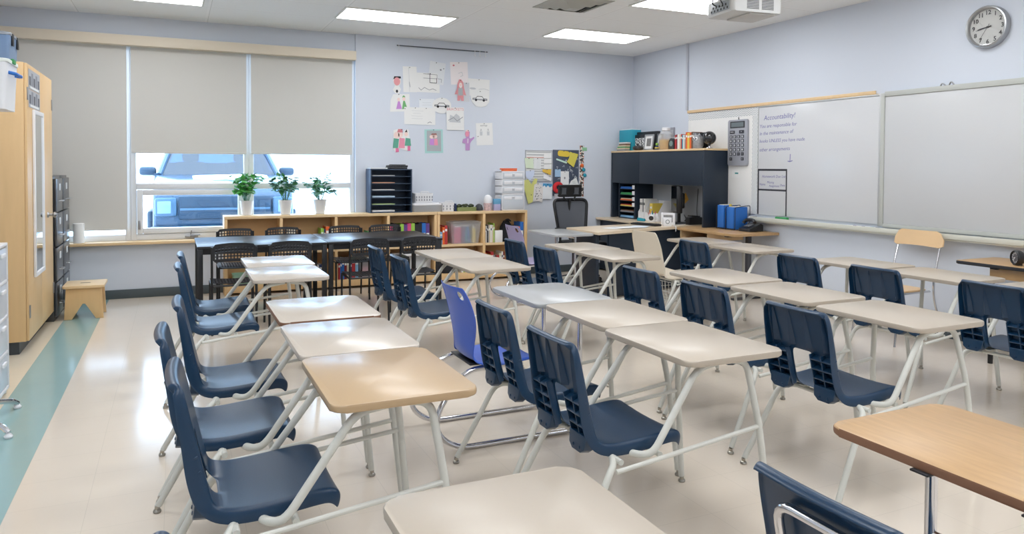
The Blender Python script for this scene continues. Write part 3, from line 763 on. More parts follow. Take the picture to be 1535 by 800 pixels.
# bay 4 upper: labelled ring binders
shelf_books(2.44, ZU, [('pink', .03, .27, 1), ('black', .044, .28, 1), ('black', .048, .27, 1), ('lime green', .048, .275, 1), ('purple', .045, .27, 1), ('pink', .046, .28, 1), ('lime green', .046, .28, 1), ('black', .045, .27, 1), ('black', .046, .28, 1), ('blue', .05, .28, 1), ('purple', .048, .275, 1)], 'in the row of labelled binders', 'ring binders in the fourth bay', depth=.23)
# lower bays
shelf_books(1.165, ZL, seq(['red', 'white', 'cream', 'blue', 'grey', 'orange', 'white', 'purple', 'brown', 'cream', 'white', 'navy'], (.026, .045)), 'in the lower second bay', G1)
shelf_books(1.80, ZL, seq(['red', 'blue', 'blue', 'dark red', 'cream', 'navy', 'red', 'light blue']), 'in the lower third bay', G1)
shelf_books(3.39, ZL, seq(['white', 'lime green', 'cream', 'red', 'orange', 'light blue', 'pink', 'white'], (.018, .032)), 'in the lower fifth bay', G1)
shelf_books(3.72, ZL, seq(['orange', 'white', 'yellow', 'red', 'grey', 'brown', 'red', 'cream', 'white', 'dark red']), 'in the lower bay at the right end', G1)
def bin_(name, x0, x1, y0, y1, z0, h, m, label, cat, lid=None, group=None, taper=.92, lip=True):
    t = thing(name, label, cat, ((x0 + x1) / 2, (y0 + y1) / 2, z0), 0, group); w, d = (x1 - x0) / 2, (y1 - y0) / 2
    b = BM(); o = rrect(-w * taper, w * taper, -d * taper, d * taper, .02); p = rrect(-w * .98, w * .98, -d * .98, d * .98, .025)
    t2 = b; lo = [t2.verts.new((x, y, .001)) for x, y in o]; hi = [t2.verts.new((x, y, h)) for x, y in p]; n = len(o)
    li = [t2.verts.new((x * .97, y * .97, .005)) for x, y in o]; hi2 = [t2.verts.new((x * .97, y * .97, h)) for x, y in p]
    t2.faces.new(lo[::-1]); t2.faces.new(li)
    for i in range(n):
        j = (i + 1) % n
        t2.faces.new((lo[i], lo[j], hi[j], hi[i])); t2.faces.new((hi[i], hi[j], hi2[j], hi2[i])); t2.faces.new((hi2[i], hi2[j], li[j], li[i]))
    obj('body', b, m, t)
    if lid:
        b = BM(); prism(b, rrect(-w, w, -d, d, .03), h + .0005, h + .022, 0, None, .005); prism(b, rrect(-w * .85, w * .85, -d * .85, d * .85, .03), h + .022, h + .03, 0, None, .004); obj('lid', b, lid, t)
    return t
CLEAR = bpy.data.materials.new('clear_plastic'); CLEAR.use_nodes = True; nt = CLEAR.node_tree; nt.nodes.remove(nt.nodes['Principled BSDF'])
_t = nt.nodes.new('ShaderNodeBsdfTransparent'); _d = nt.nodes.new('ShaderNodeBsdfDiffuse'); _d.inputs['Color'].default_value = rgb(238, 240, 242); _l = nt.nodes.new('ShaderNodeBsdfTranslucent'); _l.inputs['Color'].default_value = rgb(238, 240, 242)
_a = nt.nodes.new('ShaderNodeMixShader'); _a.inputs['Fac'].default_value = .5; nt.links.new(_d.outputs[0], _a.inputs[1]); nt.links.new(_l.outputs[0], _a.inputs[2])
_b = nt.nodes.new('ShaderNodeMixShader'); _b.inputs['Fac'].default_value = .30; nt.links.new(_t.outputs[0], _b.inputs[1]); nt.links.new(_a.outputs[0], _b.inputs[2]); nt.links.new(_b.outputs[0], nt.nodes['Material Output'].inputs['Surface'])
bin_('storage_tub', 3.235, 3.665, BY0 + .02, BY0 + .25, ZU, .26, CLEAR, 'clear lidded tub of coloured folders in the bookcase by the paper boards', 'tub', CLEAR, None, .84)
shelf_books(3.084, ZU, [('light blue', .04, .16), ('orange', .03, .22), ('red', .035, .24)], 'beside the clear tub of folders', G1)
for i, (c, px_, w_, h_, an) in enumerate((('pink', 3.30, .09, .215, 0), ('purple', 3.42, .022, .215, 0), ('teal', 3.452, .022, .215, 0), ('blue', 3.50, .022, .215, -.12), ('yellow', 3.55, .045, .2, .0))):
    b = BM(); bx(b, 0, w_, 0, .15, 0, h_, .003, 0); bx(b, .006, w_ - .006, -.001, .151, h_ - .01, h_ + .004, 0, 1)
    o = one('folder', b, [cmat(c), PAPER], '%s folder standing inside the clear tub' % c, 'folder', 'folders in the clear tub', 35, (px_, BY0 + .065, ZU + .008)); o.rotation_euler = (0, an, 0)
# right end bay upper
x = shelf_books(3.715, ZU, [('grey', .012, .2), ('white', .012, .22), ('black', .014, .23), ('grey', .012, .22), ('cream', .02, .23), ('white', .02, .23), ('cream', .02, .23), ('lime green', .014, .25)], 'of the thin books in the right end bay', G1)
b = BM(); bx(b, 3.85, 3.955, BY0 + .005, BY0 + .035, ZU + .001, ZU + .16, .003); one('file_box', b, mat('white_card', (232, 230, 226), .6), 'white card box standing in the right end bay of the bookcase', 'box')
b = BM(); prof = [(.0, .0), (.12, 0), (.13, .06), (.10, .16), (.05, .22), (0, .235)]
lathe(b, prof, (0, 0, 0), 18); bmesh.ops.scale(b, vec=(.82, .7, 1.25), verts=b.verts)
tube(b, [(-.06, -.04, .26), (-.02, -.09, .31), (.05, -.04, .27)], .01, 8, .04)
one('bag', b, mat('black_cloth', (26, 26, 30), .9), 'black cloth bag slumped in the right end bay of the bookcase', 'bag', None, 35, (4.065, BY0 + .14, ZU + .001))
x = 4.165
shelf_books(4.185, ZU, [('brown', .018, .21), ('orange', .018, .2), ('blue', .05, .26, 1)], 'past the black bag in the right end bay', G1, depth=.2)
# lower bay odds and ends
bin_('storage_basket', .60, .98, BY0 + .02, BY0 + .25, ZL, .12, mat('mint_plastic', (150, 186, 160), .5), 'low mint green basket on the bottom of the leftmost bay', 'basket', None, None, .9)
bin_('storage_box', 2.06, 2.37, BY0 + .02, BY0 + .25, ZL, .22, CLEAR, 'clear box with a pink lining in the lower third bay', 'box', WHITE, None, .92)
b = BM(); bx(b, 2.09, 2.34, BY0 + .05, BY0 + .22, ZL + .01, ZL + .13, .01); one('cloth_bundle', b, mat('pink_cloth', (206, 140, 156), .9, bump=.4, bscale=40), 'folded pink cloth inside the clear box in the lower third bay', 'cloth')
bin_('storage_box', 2.45, 2.98, BY0 + .02, BY0 + .25, ZL, .25, CLEAR, 'wide clear box of papers in the lower fourth bay', 'box', WHITE, None, .94)
b = BM()
for k in range(14): bx(b, 2.50 + k * .03, 2.522 + k * .03, BY0 + .045, BY0 + .2, ZL + .008, ZL + .17 + .02 * math.sin(k * 2.1), .001)
one('paper_stack', b, PAPER, 'papers filed inside the wide clear box, lower fourth bay', 'papers')
b = BM(); lathe(b, [(0, 0), (.11, 0), (.13, .05), (.12, .14), (.07, .19), (0, .2)], (3.215, BY0 + .14, ZL + .001), 18); one('bag', b, mat('dark_cloth', (40, 42, 48), .9), 'dark rounded bag on the bottom of the fifth bay', 'bag')

# things standing on the bookcases
LEAF = mat('leaf_green', (92, 172, 84), .45, noise=.25, nscale=25)
LEAFD = mat('leaf_dark_green', (70, 128, 82), .45, noise=.3, nscale=25)
def plant(x, y, seedv, lm, label, spread, n):
    t = thing('potted_plant', label, 'plant', (x, y, BZ + .001), 0, 'potted plants on the bookcase')
    b = BM(); lathe(b, [(0, 0), (.050, 0), (.054, .004), (.078, .168), (.080, .172), (.074, .172), (.070, .15), (0, .15)], (0, 0, 0), 28); obj('pot', b, WHITE, t)
    b = BM(); lathe(b, [(0, .158), (.03, .160), (.0712, .1515)], (0, 0, 0), 20); obj('soil', b, mat('soil', (58, 44, 36), .95), t)
    rr = random.Random(seedv); st = BM(); lf = BM()
    for i in range(n):
        a = rr.uniform(0, 2 * PI); R = rr.uniform(.03, spread); h = rr.uniform(.12, .34) - .35 * max(0, R - .13)
        p0 = Vector((.02 * math.cos(a), .02 * math.sin(a), .155)); p2 = Vector((R * math.cos(a), min(R * math.sin(a), .15), .155 + h)); p1 = (p0 + p2) / 2 + Vector((0, 0, .06))
        tube(st, [p0, p1, p2], .0022, 5, .1)
        for k in range(rr.randint(4, 7)):
            L = rr.uniform(.055, .10); W = L * .40; f = rr.uniform(.55, 1.0); c = p0 * (1 - f) ** 2 + p1 * 2 * f * (1 - f) + p2 * f * f
            d = Vector((rr.uniform(-1, 1), rr.uniform(-1, 1), rr.uniform(-.7, .5))).normalized(); s = d.cross(Vector((0, 0, 1))).normalized() * W; up = s.cross(d).normalized() * L * .12
            pts = [c, c + d * L * .35 + s + up * .3, c + d * L, c + d * L * .35 - s + up * .3, c + d * L * .5 - up]
            v = [lf.verts.new(q) for q in pts]; lf.faces.new((v[0], v[1], v[4])); lf.faces.new((v[1], v[2], v[4])); lf.faces.new((v[2], v[3], v[4])); lf.faces.new((v[3], v[0], v[4]))
    obj('stem', st, LEAFD, t); obj('foliage', lf, lm, t, 60)
plant(.765, 9.03, 5, LEAF, 'leafy green plant in a white pot, leftmost of the three on the bookcase', .17, 30)
plant(1.20, 9.03, 8, LEAFD, 'leggy dark green plant in a white pot, middle of the three on the bookcase', .21, 24)
plant(1.60, 9.03, 13, LEAFD, 'sparse plant with drooping dark leaves in a white pot, nearest the paper sorter', .21, 18)
# literature sorter
t = thing('paper_sorter', 'dark slotted paper sorter standing on the bookcase by the window edge', 'paper sorter', (2.455, 8.93, BZ + .001))
b = BM(); w, d, h = .265, .24, .53; NS = mat('sorter_navy', (44, 62, 84), .45)
bx(b, -w, -w + .014, 0, d, 0, h, .002); bx(b, w - .014, w, 0, d, 0, h, .002); bx(b, -w, w, 0, d, h, h + .014, .002); bx(b, -w + .014, w - .014, 0, d, 0, .014); bx(b, -w + .014, w - .014, d - .008, d, .014, h)
obj('case', b, NS, t)
for k in range(1, 6): b = BM(); bx(b, -w + .0145, w - .0145, .004, d - .009, k * .0885 + .003, k * .0885 + .011, .001); obj('shelf', b, NS, t)
for k, c in enumerate(('white', 'lime green', 'light blue', 'white', 'orange', 'grey')):
    b = BM(); bx(b, 2.22, 2.50, 8.945, 9.14, BZ + k * .0885 + .0155, BZ + k * .0885 + (.033 if k in (0, 2) else .024), .001); one('paper_stack', b, mat('sheet_' + c.replace(' ', '_'), tuple(int(.5 * v + 115) for v in BOOKN[c]), .7), '%s paper in slot %s of the dark sorter' % (c, ['lowest', 'second from the bottom', 'third from the bottom', 'third from the top', 'second from the top', 'topmost'][k]), 'papers', 'paper in the sorter slots')
b = BM(); bx(b, -.13, .10, -.1, .1, 0, .022, .003); bx(b, -.12, .11, -.09, .1, .023, .045, .003); bx(b, -.1, .1, -.03, .03, .046, .056, .003)
one('stapling_tray', b, BLACKP, 'black flat tray lying on top of the dark paper sorter', 'tray', None, 35, (2.56, 9.04, BZ + h + .016))
b = BM(); bx(b, 2.20, 2.41, 8.95, 9.15, BZ + h + .016, BZ + h + .030, .002); one('paper_stack', b, PAPER, 'white paper stack lying on top of the dark paper sorter', 'papers')
# baskets
def basket(x0, x1, h, label, z0=BZ + .001, group='white baskets on the bookcase', slots=True):
    t = bin_('basket', x0, x1, 8.94, 9.13, z0, h, WHITE, label, 'basket', None, group, .9)
    b = BM(); n = int((x1 - x0) / .035)
    for k in range(n):
        for z in (.3, .6):
            xx = -(x1 - x0) / 2 * .82 + (x1 - x0) * .82 * k / max(1, n - 1); bx(b, xx - .007, xx + .007, -.0955 - .0 , -.0925 , h * z - .012, h * z + .012, .001)
    obj('slot', b, mat('slot_shadow_grey', (150, 152, 158), .7), t)
    b = BM(); tube(b, [(-.05, -.098, h - .004), (-.05, -.102, h + .02), (.05, -.102, h + .02), (.05, -.098, h - .004)], .006, 8, .02); obj('handle', b, WHITE, t)
bin_('storage_box', 2.73, 3.12, 8.93, 9.15, BZ + .001, .085, CLEAR, 'flat clear box on the bookcase under a white basket', 'box', WHITE, None, .96)
basket(2.76, 3.01, .12, 'white slotted basket stacked on the flat clear box', BZ + .119)
basket(3.125, 3.295, .115, 'small white slotted basket right of the stacked one')
b = BM(); bx(b, 3.305, 3.322, 8.95, 9.08, BZ + .001, BZ + .10, .004); one('box', b, cmat('navy'), 'narrow dark blue box beside the small white basket', 'box')
t = thing('tray', 'olive green tray of small dark bundles on the bookcase', 'tray', (3.465, 9.02, BZ + .001))
b = BM(); prism(b, rrect(-.135, .135, -.08, .08, .02), 0, .05, 0, None, .005); obj('body', b, mat('olive_plastic', (128, 138, 84), .5), t)
b = BM()
for k in range(9): lathe(b, [(0, -.02), (.022, -.012), (.028, 0), (.022, .014), (0, .02)], (-.11 + .0275 * k, -.03 + .03 * (k % 3), .065 + .008 * (k % 2)), 10)
obj('bundle', b, mat('dark_olive', (58, 66, 40), .7), t)
b = BM(); lathe(b, [(0, 0), (.05, 0), (.055, .03), (.04, .07), (.02, .085), (0, .09)], (3.665, 9.03, BZ + .001), 16); one('wool_ball', b, mat('charcoal_wool', (70, 72, 76), .9, bump=.6, bscale=60, noise=.4, nscale=50), 'dark grey woolly bundle left of the patterned cup', 'bundle')
t = thing('cup', 'floral patterned cup holding a white pompom on the bookcase', 'cup', (3.775, 8.99, BZ + .001))
b = BM(); lathe(b, [(0, 0), (.05, 0), (.058, .1), (.053, .1), (.047, .01), (0, .01)], (0, 0, 0), 20); 
mfl = mat('floral_pattern', (214, 176, 176), .5, noise=.7, nscale=40); obj('body', b, mfl, t)
b = BM(); lathe(b, [(0, .06), (.04, .07), (.056, .12), (.05, .175), (.03, .20), (0, .21)], (0, 0, 0), 20); obj('pompom', b, mat('white_wool', (230, 230, 232), .95, bump=.8, bscale=80), t)
t = thing('box', 'blue and lilac carton standing before the clear drawer tower', 'carton', (3.888, 8.955, BZ + .001))
b = BM(); bx(b, -.045, .045, -.03, .03, 0, .085, .002); obj('lower_half', b, mat('lilac_card', (176, 172, 206), .6), t)
b = BM(); bx(b, -.045, .045, -.03, .03, .0855, .155, .002); obj('upper_half', b, mat('sky_card', (104, 164, 200), .6), t)
# drawer tower
t = thing('drawer_tower', 'white plastic tower of small clear drawers at the right end of the bookcase', 'drawer tower', (4.115, 8.925, BZ + .001))
W2, Hh, Dp = .165, .52, .23
FRST = mat('frosted_plastic', (202, 207, 213), .3); 
b = BM()
for z in (0, .20, .215, .315, .405, .505): bx(b, -W2, W2, .0, Dp, z, z + .014, .003)
bx(b, -W2, -W2 + .012, 0, Dp, 0, .519, .002); bx(b, W2 - .012, W2, 0, Dp, 0, .519, .002); bx(b, -W2 + .012, W2 - .012, Dp - .006, Dp, .014, .505)
obj('frame', b, WHITE, t)
def drw(x0, x1, z0, z1):
    b = BM(); bx(b, x0, x1, -.004, Dp - .02, z0, z1, .004); d = obj('drawer', b, FRST, t)
    for k in (0, 1):
        w3 = (x1 - x0); q = BM(); bx(q, x0 + w3 * (.06 + .5 * k), x0 + w3 * (.44 + .5 * k), -.006, -.0035, z1 - .055, z1 - .012, .002); obj('label_card', q, WHITE, d)
    q = BM(); bx(q, (x0 + x1) / 2 - .02, (x0 + x1) / 2 + .02, -.016, -.004, z1 - .026, z1 - .010, .004); obj('pull', q, WHITE, d)
drw(-W2 + .0135, W2 - .0135, .0155, .198)
for z0, z1 in ((.2305, .3135), (.3305, .4035), (.4205, .5035)): drw(-W2 + .0135, W2 - .0135, z0, z1)
b = BM(); bx(b, -.11, .1, -.03, .03, 0, .02, .006); tube(b, [(-.13, .02, .03), (.02, .0, .03), (.12, .02, .03)], .009, 8, .03)
one('marker_bundle', b, cmat('orange'), 'orange and red craft bundle lying on top of the clear drawer tower', 'bundle', None, 35, (4.10, 9.02, BZ + .522))
# box on the window stool
b = BM(); lathe(b, [(0, 0), (.052, 0), (.055, .004), (.055, .21), (.05, .215), (.02, .215), (.02, .205), (0, .205)], (-.935, 9.156, .635), 24); one('paper_roll', b, PAPER, 'white paper roll standing on the window sill beside the black lockers', 'paper roll')
# ------------------------------------------------------------------ left side: tall cabinet, lockers, stool, tubs
t = thing('tall_cabinet', 'tall birch cabinet with a narrow white mirror on its door, at the left edge', 'cabinet', (-1.37, 7.40, 0))
b = BM(); bx(b, -.33, .32, -.64, .65, .10, 2.27, .004); obj('carcass', b, BIRCHV, t)
b = BM(); bx(b, -.32, .27, -.62, .63, .001, .0995); obj('plinth', b, mat('plinth_dark', (58, 64, 70), .5), t)
for (y0, y1) in ((-.636, .0), (.004, .646)):
    b = BM(); bx(b, .321, .340, y0, y1, .105, 2.265, .003); d = obj('door', b, BIRCHV, t)
    for z in (.33, 2.03):
        h = BM(); yy = y0 + .02 if y0 < -.1 else y1 - .02; bx(h, .3405, .347, yy - .02, yy + .02, z - .05, z + .05, .002); obj('hinge', h, STEEL, d)
    if y0 > -.1:
        h = BM(); lathe(h, [(0, .075), (.016, .073), (.026, .06), (.026, .05), (.012, .038), (.012, .012), (.024, .01), (.026, .0)], (.3405, .33, 1.03), 18, 0, Matrix.Rotation(PI / 2, 4, 'Y')); obj('knob', h, STEEL, d)
t = thing('mirror', 'narrow full length mirror in a white frame on the tall cabinet door', 'mirror', (-1.029, 7.22, .57))
b = BM(); 
for a in ((-.235, -.20, 0, 1.35), (.20, .235, 0, 1.35), (-.20, .20, 0, .035), (-.20, .20, 1.315, 1.35)): bx(b, .0, .018, a[0], a[1], a[2], a[3], .003)
obj('frame', b, WHITE, t)
b = BM(); bx(b, .001, .010, -.1995, .1995, .0355, 1.3145); obj('glass', b, mat('mirror_glass', (225, 230, 232), .02, metal=1.0), t)
for (z0, z1, lab) in ((2.075, 2.23, 'grey photo print taped above the mirror, upper of the two'), (1.93, 2.068, 'grey photo print taped above the mirror, lower of the two')):
    b = BM(); bx(b, -1.0285, -1.027, 6.83, 7.36, z0, z1, 0, 0)
    for k in range(5): bx(b, -1.0275, -1.0262, 6.86 + .1 * k, 6.93 + .1 * k, z0 + .03, z0 + .10 + .03 * (k % 2) * (z1 - z0) / .15, 0, 1 + k % 2)
    bx(b, -1.0275, -1.0262, 6.9, 7.3, z0 + .008, z0 + .024, 0, 3)
    one('photo_print', b, [mat('print_grey', (176, 178, 184), .6), mat('print_dark', (92, 94, 102), .6), mat('print_mid', (136, 138, 146), .6), PAPER], lab, 'photo', 'photo prints above the mirror', 0)
LOCK = mat('black_enamel', (34, 35, 38), .3, coat=.3)
DRF = mat('drawer_front_sheen_grey', (62, 64, 68), .28, coat=.3)  # black fronts, lightened to grey to put their reflections into the colour
def file_cab(y0, y1, lab):
    t = thing('filing_cabinet', lab, 'filing cabinet', (-1.34, (y0 + y1) / 2, 0), 0, 'black filing cabinets'); w = (y1 - y0) / 2
    b = BM(); bx(b, -.34, .31, -w, w, .001, 1.37, .004); obj('carcass', b, LOCK, t)
    for k in range(4):
        z0 = .05 + k * .327; b = BM(); bx(b, .311, .335, -w + .02, w - .02, z0, z0 + .315, .006); d = obj('drawer', b, DRF, t)
        h = BM(); bx(h, .3355, .341, -.045, .03, z0 + .2, z0 + .265, .002); obj('label_holder', h, mat('label_card_white', (220, 222, 222), .5), d)
        h = BM(); tube(h, [(.335, -.06, z0 + .10), (.365, -.06, z0 + .10), (.365, .06, z0 + .10), (.335, .06, z0 + .10)], .007, 8, .012); obj('handle', h, STEEL, d)
file_cab(8.075, 8.53, 'black four drawer filing cabinet, the one touching the tall birch cabinet')
file_cab(8.55, 9.03, 'black four drawer filing cabinet, the one against the window wall')
# step stool
t = thing('step_stool', 'small birch step stool with a notched front on the teal floor stripe', 'stool', (-.79, 8.27, 0))
b = BM(); prism(b, rrect(-.175, .175, -.20, .20, .02), .302, .326, 0, None, .004); obj('top', b, BIRCH, t)
b = BM(); prism(b, rrect(-.045, .045, -.014, .014, .012), .3262, .3268); obj('grip_hole', b, mat('hole_dark', (60, 48, 36), .9), t)
for y in (-.165, .145):
    b = BM(); M = Matrix.Translation((0, y + .02, 0)) @ Matrix.Rotation(PI / 2, 4, 'X')
    prism(b, [(-.165, .001), (-.10, .001), (-.012, .15), (.012, .15), (.10, .001), (.165, .001), (.150, .3015), (-.150, .3015)], 0, .02, 0, M, .002); obj('leg_panel', b, BIRCHV, t)
for x in (-.125, .107):
    b = BM(); bx(b, x, x + .018, -.1445, .1445, .20, .30, .002); obj('rail', b, BIRCHV, t)
# shelving unit mostly beyond the left edge with a white tub on it, drawer tower below
t = thing('shelving_unit', 'white shelving unit just past the left edge holding the white tub', 'shelves', (-1.48, 5.56, 0))
b = BM()
for x in (-.22, .22):
    for y in (-.42, .42): bx(b, x - .015, x + .015, y - .015, y + .015, .001, 1.95, .003)
obj('post', b, WHITE, t)
for z in (.12, .7, 1.25, 1.80): b = BM(); bx(b, -.204, .204, -.435, .435, z, z + .02, .003); obj('shelf', b, WHITE, t)
TUBW = mat('tub_white', (228, 229, 232), .4)
t = bin_('storage_tub', -1.62, -.925, 5.43, 5.80, 1.8215, .29, TUBW, 'white storage tub with a blue handle, high at the left edge', 'tub', mat('tub_lid', (226, 232, 226), .4), None, .94)
b = BM(); tube(b, [(.325, -.10, .235), (.375, -.10, .225), (.375, .10, .225), (.325, .10, .235)], .011, 10, .03); obj('handle', b, cmat('blue'), t)
b = BM(); bx(b, .338, .356, -.04, .04, .295, .325, .004); obj('clip', b, cmat('green'), t)
t = bin_('storage_bin', -1.60, -1.15, 6.86, 7.22, 2.2715, .215, mat('blue_grey_bin', (112, 138, 172), .45), 'blue grey lidded bin with black clips on top of the tall cabinet', 'bin', mat('grey_lid', (150, 156, 164), .4), None, .94)
for y in (-.08, .12):
    b = BM(); bx(b, .219, .232, y - .025, y + .025, .14, .235, .004); obj('clip', b, BLACKP, t)
t = thing('drawer_tower', 'pale plastic drawer tower cut by the left edge beside the teal stripe', 'drawer tower', (-1.10, 5.53, 0))
FR2 = mat('milky_plastic', (206, 212, 220), .3)
b = BM()
for z in (.03, .26, .49, .72, .955): bx(b, -.12, .12, -.16, .16, z, z + .02, .004)
for x in (-.112, .112):
    for y in (-.152, .152): bx(b, x - .008, x + .008, y - .008, y + .008, .0495, .956)
obj('frame', b, WHITE, t)
for k in range(4): z = .052 + .23 * k; b = BM(); bx(b, -.10, .116, -.142, .142, z, z + .205, .012); d = obj('drawer', b, FR2, t); q = BM(); bx(q, .1165, .132, -.05, .05, z + .15, z + .175, .005); obj('pull', q, WHITE, d)
for x in (-.09, .09):
    for y in (-.13, .13): b = BM(); lathe(b, [(0, .001), (.018, .001), (.02, .012), (.012, .029), (0, .029)], (x, y, 0), 12); obj('foot', b, WHITE, t)
t = thing('swivel_stool', 'swivel stool with chrome spoke feet poking in at the left edge', 'stool', (-1.13, 4.98, 0))
b = BM()
for (x, y) in ((.26, .30), (.31, -.26), (-.24, -.28), (-.30, -.02)): tube(b, [(0, 0, .15), (x * .92, y * .92, .055), (x, y, .03)], .016, 10, .03)
obj('base', b, CHROME, t)
for (x, y) in ((.26, .30), (.31, -.26), (-.24, -.28), (-.30, -.02)): b = BM(); lathe(b, [(0, .001), (.018, .001), (.022, .012), (.012, .026), (0, .03)], (x, y, 0), 12); obj('glide', b, WHITE, t)
b = BM(); tube(b, [(0, 0, .13), (0, 0, .44)], .025, 12); obj('pole', b, CHROME, t)
b = BM(); lathe(b, [(0, .44), (.14, .44), (.16, .46), (.16, .48), (.14, .50), (0, .505)], (0, 0, 0), 24); obj('seat', b, BIRCH, t)

# ------------------------------------------------------------------ teacher corner
WT = mat('worktop_birch_laminate', (224, 204, 176), .32, coat=.15, noise=.05, nscale=6, stretch=(6, 1, 1))
t = thing('teacher_desk', 'navy teacher desk with a pale wood worktop running below the hutch', 'desk', (5.6, 7.9, 0))
def loc(pts): return [(x - 5.6, y - 7.9) for x, y in pts]
b = BM(); prism(b, loc([(5.55, 7.985), (6.175, 7.985), (6.175, 9.18), (5.55, 9.18)]), .735, .765, 0, None, .004); obj('return_top', b, WT, t)
b = BM(); prism(b, loc([(4.262, 6.985), (5.985, 7.47), (6.175, 7.47), (6.175, 7.98), (5.56, 7.98), (4.262, 7.72)]), .735, .765, 0, None, .004); obj('peninsula_top', b, WT, t)
b = BM(); d = Vector((5.985 - 4.262, 7.47 - 6.985, 0)).normalized(); nrm = Vector((-d.y, d.x, 0))
p0 = Vector((4.45, 7.07, 0)) ; p1 = Vector((5.97, 7.498, 0)); q = [p0, p1, p1 + nrm * .02, p0 + nrm * .02]
prism(b, loc([(v.x, v.y) for v in q]), .02, .7345); obj('modesty_panel', b, NAVYC, t)
b = BM(); bx(b, 5.62 - 5.6, 6.17 - 5.6, 8.25 - 7.9, 9.17 - 7.9, .02, .7345, .003); pd = obj('pedestal', b, NAVYC, t)
for k in range(3): q = BM(); bx(q, 5.605 - 5.6, 5.6195 - 5.6, 8.27 - 7.9, 8.70 - 7.9, .06 + .225 * k, .275 + .225 * k, .002); obj('drawer_front', q, NAVYC, pd)
b = BM(); bx(b, 5.99 - 5.6, 6.165 - 5.6, 7.49 - 7.9, 7.51 - 7.9, .02, .7345); obj('end_panel', b, NAVYC, t)
b = BM(); bx(b, 4.30 - 5.6, 4.34 - 5.6, 7.10 - 7.9, 7.65 - 7.9, .001, .7345, .003); obj('end_leg', b, NAVYC, t)
# hutch
t = thing('desk_hutch', 'navy hutch with wide flap doors on the teacher desk against the wall', 'hutch', (5.95, 8.07, .766))
X0, X1, Y0, Y1 = -.155, .214, -.98, 1.09
b = BM(); bx(b, X0 - .01, X1, Y0 - .01, Y1, .932, .956, .003); obj('top', b, BIRCH, t)
b = BM(); bx(b, X0, X1, Y0, Y0 + .03, 0, .9315, .002); obj('side_panel', b, NAVYC, t)
b = BM(); bx(b, X0, X1, Y1 - .03, Y1, 0, .9315, .002); obj('side_panel', b, NAVYC, t)
b = BM(); bx(b, X0 + .02, X1, Y0 + .031, Y1 - .031, .522, .545); obj('cabinet_floor', b, NAVYC, t)
b = BM(); bx(b, X1 - .015, X1, Y0 + .031, Y1 - .031, .5455, .931); obj('cabinet_back', b, NAVYC, t)
for (a, c) in ((Y0 + .033, .383), (.387, Y1 - .033)): b = BM(); bx(b, X0, X0 + .018, a, c, .50, .930, .002); obj('flap_door', b, NAVYC, t)
b = BM(); bx(b, X1 - .03, X1 - .016, Y0 + .031, .53, .0, .5215); obj('pinboard', b, mat('grey_fabric_board', (176, 180, 186), .8, bump=.3, bscale=700), t)
b = BM(); bx(b, X1 - .03, X1 - .016, .531, Y1 - .031, .0, .5215); obj('back_panel', b, NAVYC, t)
# papers pinned inside the hutch (facing -x)
def pinned(name, y0, y1, z0, z1, m, label, cat, rot=0, dep=0, marks=(), group=None):
    M = MR_(6.1415 - dep, (y0 + y1) / 2, (z0 + z1) / 2, rot); w, h = (y1 - y0) / 2, (z1 - z0) / 2; b = BM()
    prism(b, [(-w, -h), (w, -h), (w, h), (-w, h)], .0005, .0015, 0, M)
    mm = [m]
    for (u0, v0, u1, v1, mk) in marks:
        if mk not in mm: mm.append(mk)
        prism(b, [(-w + 2 * w * u0, -h + 2 * h * v0), (-w + 2 * w * u1, -h + 2 * h * v0), (-w + 2 * w * u1, -h + 2 * h * v1), (-w + 2 * w * u0, -h + 2 * h * v1)], .0015, .0019, mm.index(mk), M)
    return one(name, b, mm, label, cat, group, 0)
YN = mat('note_yellow_green', (200, 204, 110), .7); OR_ = mat('note_orange', (236, 180, 72), .7)
pinned('paper_sheet', 8.23, 8.58, 1.02, 1.24, PAPER, 'white chart with coloured rows pinned left inside the hutch', 'paper', 0, 0, [(.15, .62 - .2 * k, .85, .74 - .2 * k, mat('chart_%d' % k, [(96, 88, 128), (120, 150, 170), (170, 120, 150)][k], .7)) for k in range(3)])
pinned('paper_sheet', 8.215, 8.34, .985, 1.215, mat('paper_grey_white', (216, 216, 216), .7), 'long white slip pinned over the chart inside the hutch', 'paper', .03, .004)
pinned('paper_sheet', 7.57, 7.90, .96, 1.235, PAPER, 'white sheet pinned right inside the hutch behind the green note', 'paper', 0, 0, [(.1, .1 + .09 * k, .8, .12 + .09 * k, mat('faint_line', (170, 172, 176), .7)) for k in range(6)])
pinned('sticky_note', 7.63, 7.83, 1.02, 1.22, YN, 'yellow green note pinned askew inside the hutch', 'note', -.45, .004, [(.3, .3, .7, .34, mat('note_line', (150, 156, 90), .7))])
pinned('sticky_note', 7.83, 7.93, 1.03, 1.14, OR_, 'small orange note pinned beside the yellow green note', 'note', .6, .008, [(.2, .4, .7, .46, mat('note_line_o', (190, 140, 60), .7))])
